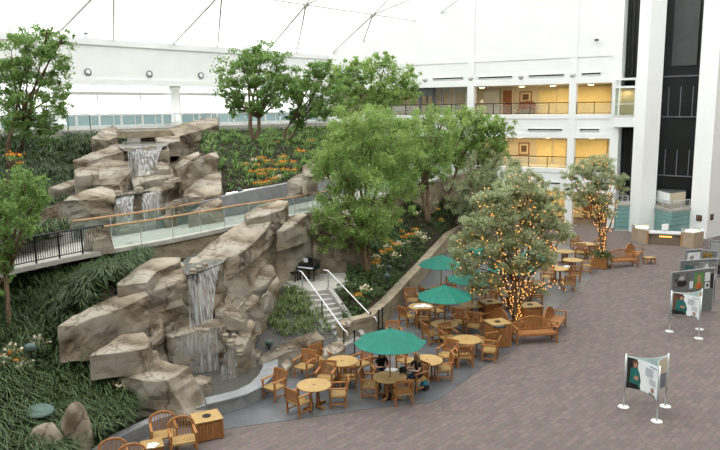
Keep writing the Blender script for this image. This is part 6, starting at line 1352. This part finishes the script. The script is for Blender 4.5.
def person(label, p, rz, hair, longhair, top, lean, armtarget, looks):
    """seated on a 0.45 m seat; local -y is forwards"""
    t = thing('person', label, 'person', p, rz)
    V = []; E_ = []; Rr = []
    def v(x, y, z, r, par=None):
        V.append((x, y, z)); Rr.append(r); i = len(V)-1
        if par is not None: E_.append((par, i))
        return i
    pel = v(0, .10, .53, (.15, .115)); wst = v(0, .10-lean*.3, .68, (.125, .095), pel); chs = v(0, .10-lean*.7, .84, (.15, .105), wst); sh = v(0, .10-lean, .97, (.10, .075), chs)
    nk = v(0, .085-lean*1.1, 1.045, .05, sh); h0 = v(0, .07-lean*1.2, 1.11, (.066, .075), nk); h1 = v(0, .06-lean*1.25, 1.18, (.077, .092), h0); h2 = v(0, .075-lean*1.25, 1.245, (.062, .075), h1)
    hands = []
    for s, tg in zip((-1, 1), armtarget):
        a = v(s*.17, .10-lean, .95, .055, sh); el = Vector((s*.24, (-.06-lean), .73)); e = v(*el, .042, a); w_ = v(*tg, .028, e); d = (Vector(tg)-el).normalized()
        pa = v(*(Vector(tg)+d*.05), (.036, .022), w_); hands.append((Vector(tg), d, s))
        hp = v(s*.085, .08, .51, .095, pel); kn = v(s*.11, -.36, .50, .065, hp); an = v(s*.12, -.30-.05*s, .10, .042, kn); hl = v(s*.12, -.33-.05*s, .05, .042, an); v(s*.125, -.47-.05*s, .035, .035, hl)
        # fingers and thumb
        side_ = d.cross(Vector((0, 0, 1))).normalized()
        for k, (o, L) in enumerate(((-.024, .05), (-.008, .058), (.008, .055), (.023, .042))):
            b = v(*(Vector(tg)+d*.075+side_*o), .010, pa); m1 = v(*(Vector(tg)+d*(.075+L*.6)+side_*o*1.1+Vector((0, 0, -.004))), .009, b); v(*(Vector(tg)+d*(.07+L)+side_*o*1.1+Vector((0, 0, -.02))), .008, m1)
        th = v(*(Vector(tg)+d*.03+side_*(-s)*.035), .011, pa); v(*(Vector(tg)+d*.06+side_*(-s)*.05+Vector((0, 0, -.01))), .009, th)
    hc = Vector((0, .06-lean*1.25, 1.18))
    def pick(c):
        if c.z > 1.02 or (c-hc).length < .12: return 0
        if c.z < .12: return 3
        for tg, d, s in hands:
            q = c-tg
            if q.length < .16 or (abs(c.x) > .19 and c.z < .86 and c.y < .0): return 0
        if c.z < .60: return 2
        return 1
    link('body', skin_mesh('body', V, E_, Rr, ['skin', top, 'jeans', 'blackcloth'], pick), t)
    # face
    f = hc+Vector((0, -.085, 0))
    for s in (-1, 1):
        m_ = MB(); m_.lathe([(.004, -.010), (.011, -.004), (.011, .004), (.004, .010)], (f.x+s*.030, f.y+.004, f.z+.008), 10); obj('eye', m_, MAT['blackprint'], t, smooth=True)
        m_ = MB(); m_.lathe([(.006, -.03), (.018, -.012), (.02, .012), (.008, .03)], (s*.078, hc.y+.012, hc.z-.005), 8); obj('ear', m_, MAT['skin'], t, smooth=True)
    m_ = MB(); m_.tube([(0, f.y+.006, f.z+.005), (0, f.y-.012, f.z-.022), (0, f.y-.002, f.z-.03)], [.007, .012, .008], 8); obj('nose', m_, MAT['skin'], t, smooth=True)
    m_ = MB(); m_.box((0, f.y+.006, f.z-.055), (.042, .012, .010)); obj('mouth', m_, MAT['face'], t)
    # hair: cap of strands
    m_ = MB(); rings = 8; n = 20; vs = []
    for j in range(rings+1):
        th = PI*.60*j/rings
        for i in range(n):
            a = 2*PI*i/n; front = max(0, -math.sin(a)); k = 1-.42*front*(j/rings)
            z = hc.z+.018+.112*math.cos(th*k); r = math.sin(th*k); vs.append((math.cos(a)*.092*r, hc.y+.014+math.sin(a)*.108*r, z))
    m_.add(vs, [(j*n+i, j*n+(i+1) % n, (j+1)*n+(i+1) % n, (j+1)*n+i) for j in range(rings) for i in range(n)])
    L = .34 if longhair else .13
    for i in range(26):
        a = PI*(-.12+1.24*i/25); x, y = math.cos(a)*.088, hc.y+.014+math.sin(a)*.10
        m_.tube([(x, y, hc.z+.03), (x*1.05, y+.012, hc.z-.07), (x*1.0, y+.02+.03*math.sin(a), hc.z-.07-L*.5), (x*.9, y+.015+.03*math.sin(a), hc.z-.07-L)], [.02, .022, .018, .006], 6)
    obj('hair', m_, MAT[hair], t, smooth=True)
    return t
def seat_person(label, cx, cy, key, hair, longhair, top, lean, arms):
    p = P0(cx, cy); q = TB[key][1]; d = Vector((q.x-p.x, q.y-p.y)); rz = math.atan2(d.y, d.x)+PI/2
    return person(label, p, rz, hair, longhair, top, lean, arms, None)
seat_person('dark haired person in a black top, leaning over papers on the umbrella table', 381.5, 385, 'people', 'hairdark', False, 'blackcloth', .12, ((-.12, -.34, .79), (.13, -.36, .79)))
seat_person('person with long blond hair in dark clothes, seated at the right of the umbrella table', 416.5, 389, 'people', 'hairblond', True, 'blackcloth', .06, ((-.10, -.32, .79), (.14, -.34, .79)))
p = at(403, 372.5, .755); t = thing('handbag', 'black handbag standing on the table under the nearest umbrella', 'bag', p, .4)
m_ = MB(); vs = [(x*s_, y*s_, z) for z, s_ in ((0, .9), (.06, 1.05), (.16, .95), (.21, .6)) for x, y in ((-.16, -.08), (.16, -.08), (.16, .08), (-.16, .08))]
m_.add(vs, [(3, 2, 1, 0), (12, 13, 14, 15)]+[(j*4+i, j*4+(i+1) % 4, j*4+4+(i+1) % 4, j*4+4+i) for j in range(3) for i in range(4)]); o = obj('body', m_, MAT['blackcloth'], t, smooth=True); s_ = o.modifiers.new('soft', 'SUBSURF'); s_.levels = s_.render_levels = 2
m_ = MB(); m_.tube([(-.1, 0, .17), (-.08, 0, .27), (0, 0, .31), (.08, 0, .27), (.1, 0, .17)], .011, 6); obj('handle', m_, MAT['blackcloth'], t)
p = P0(425, 389.5); t = thing('backpack', 'teal backpack on the floor behind the long haired person', 'bag', p, .3)
m_ = MB(); vs = [(x*s_, y*s_, z) for z, s_ in ((0, .95), (.10, 1.05), (.28, .95), (.38, .55)) for x, y in ((-.16, -.12), (.16, -.12), (.16, .12), (-.16, .12))]
m_.add(vs, [(3, 2, 1, 0), (12, 13, 14, 15)]+[(j*4+i, j*4+(i+1) % 4, j*4+4+(i+1) % 4, j*4+4+i) for j in range(3) for i in range(4)]); o = obj('body', m_, MAT['tealcloth'], t, smooth=True); s_ = o.modifiers.new('soft', 'SUBSURF'); s_.levels = s_.render_levels = 2
m_ = MB(); m_.box((0, -.13, .13), (.2, .05, .16)); obj('pocket', m_, MAT['blackcloth'], t, bevel=.02); m_ = MB(); m_.tube([(-.05, .08, .33), (0, .1, .42), (.05, .08, .33)], .012, 6); obj('strap', m_, MAT['blackcloth'], t)
# ------------------------------------------------------------------ light
w = bpy.data.worlds.new('sky'); S.world = w; w.use_nodes = True
bg = w.node_tree.nodes['Background']; bg.inputs[0].default_value = (1, 1, .985, 1); bg.inputs[1].default_value = 2.9
S.view_settings.view_transform = 'Standard'; S.view_settings.look = 'None'; S.view_settings.gamma = 1; S.view_settings.use_curve_mapping = False
S.view_settings.exposure = 0.0
S.cycles.max_bounces = 8; S.cycles.transparent_max_bounces = 16; S.cycles.use_denoising = True
sun = bpy.data.lights.new('daylight', 'SUN'); sun.energy = 2.2; sun.angle = math.radians(50); sun.color = (1, .985, .95)
so = bpy.data.objects.new('daylight', sun); COL.objects.link(so); so.rotation_euler = Vector((-.28, -.22, 1)).to_track_quat('Z', 'Y').to_euler(); so.location = (0, 20, 40)
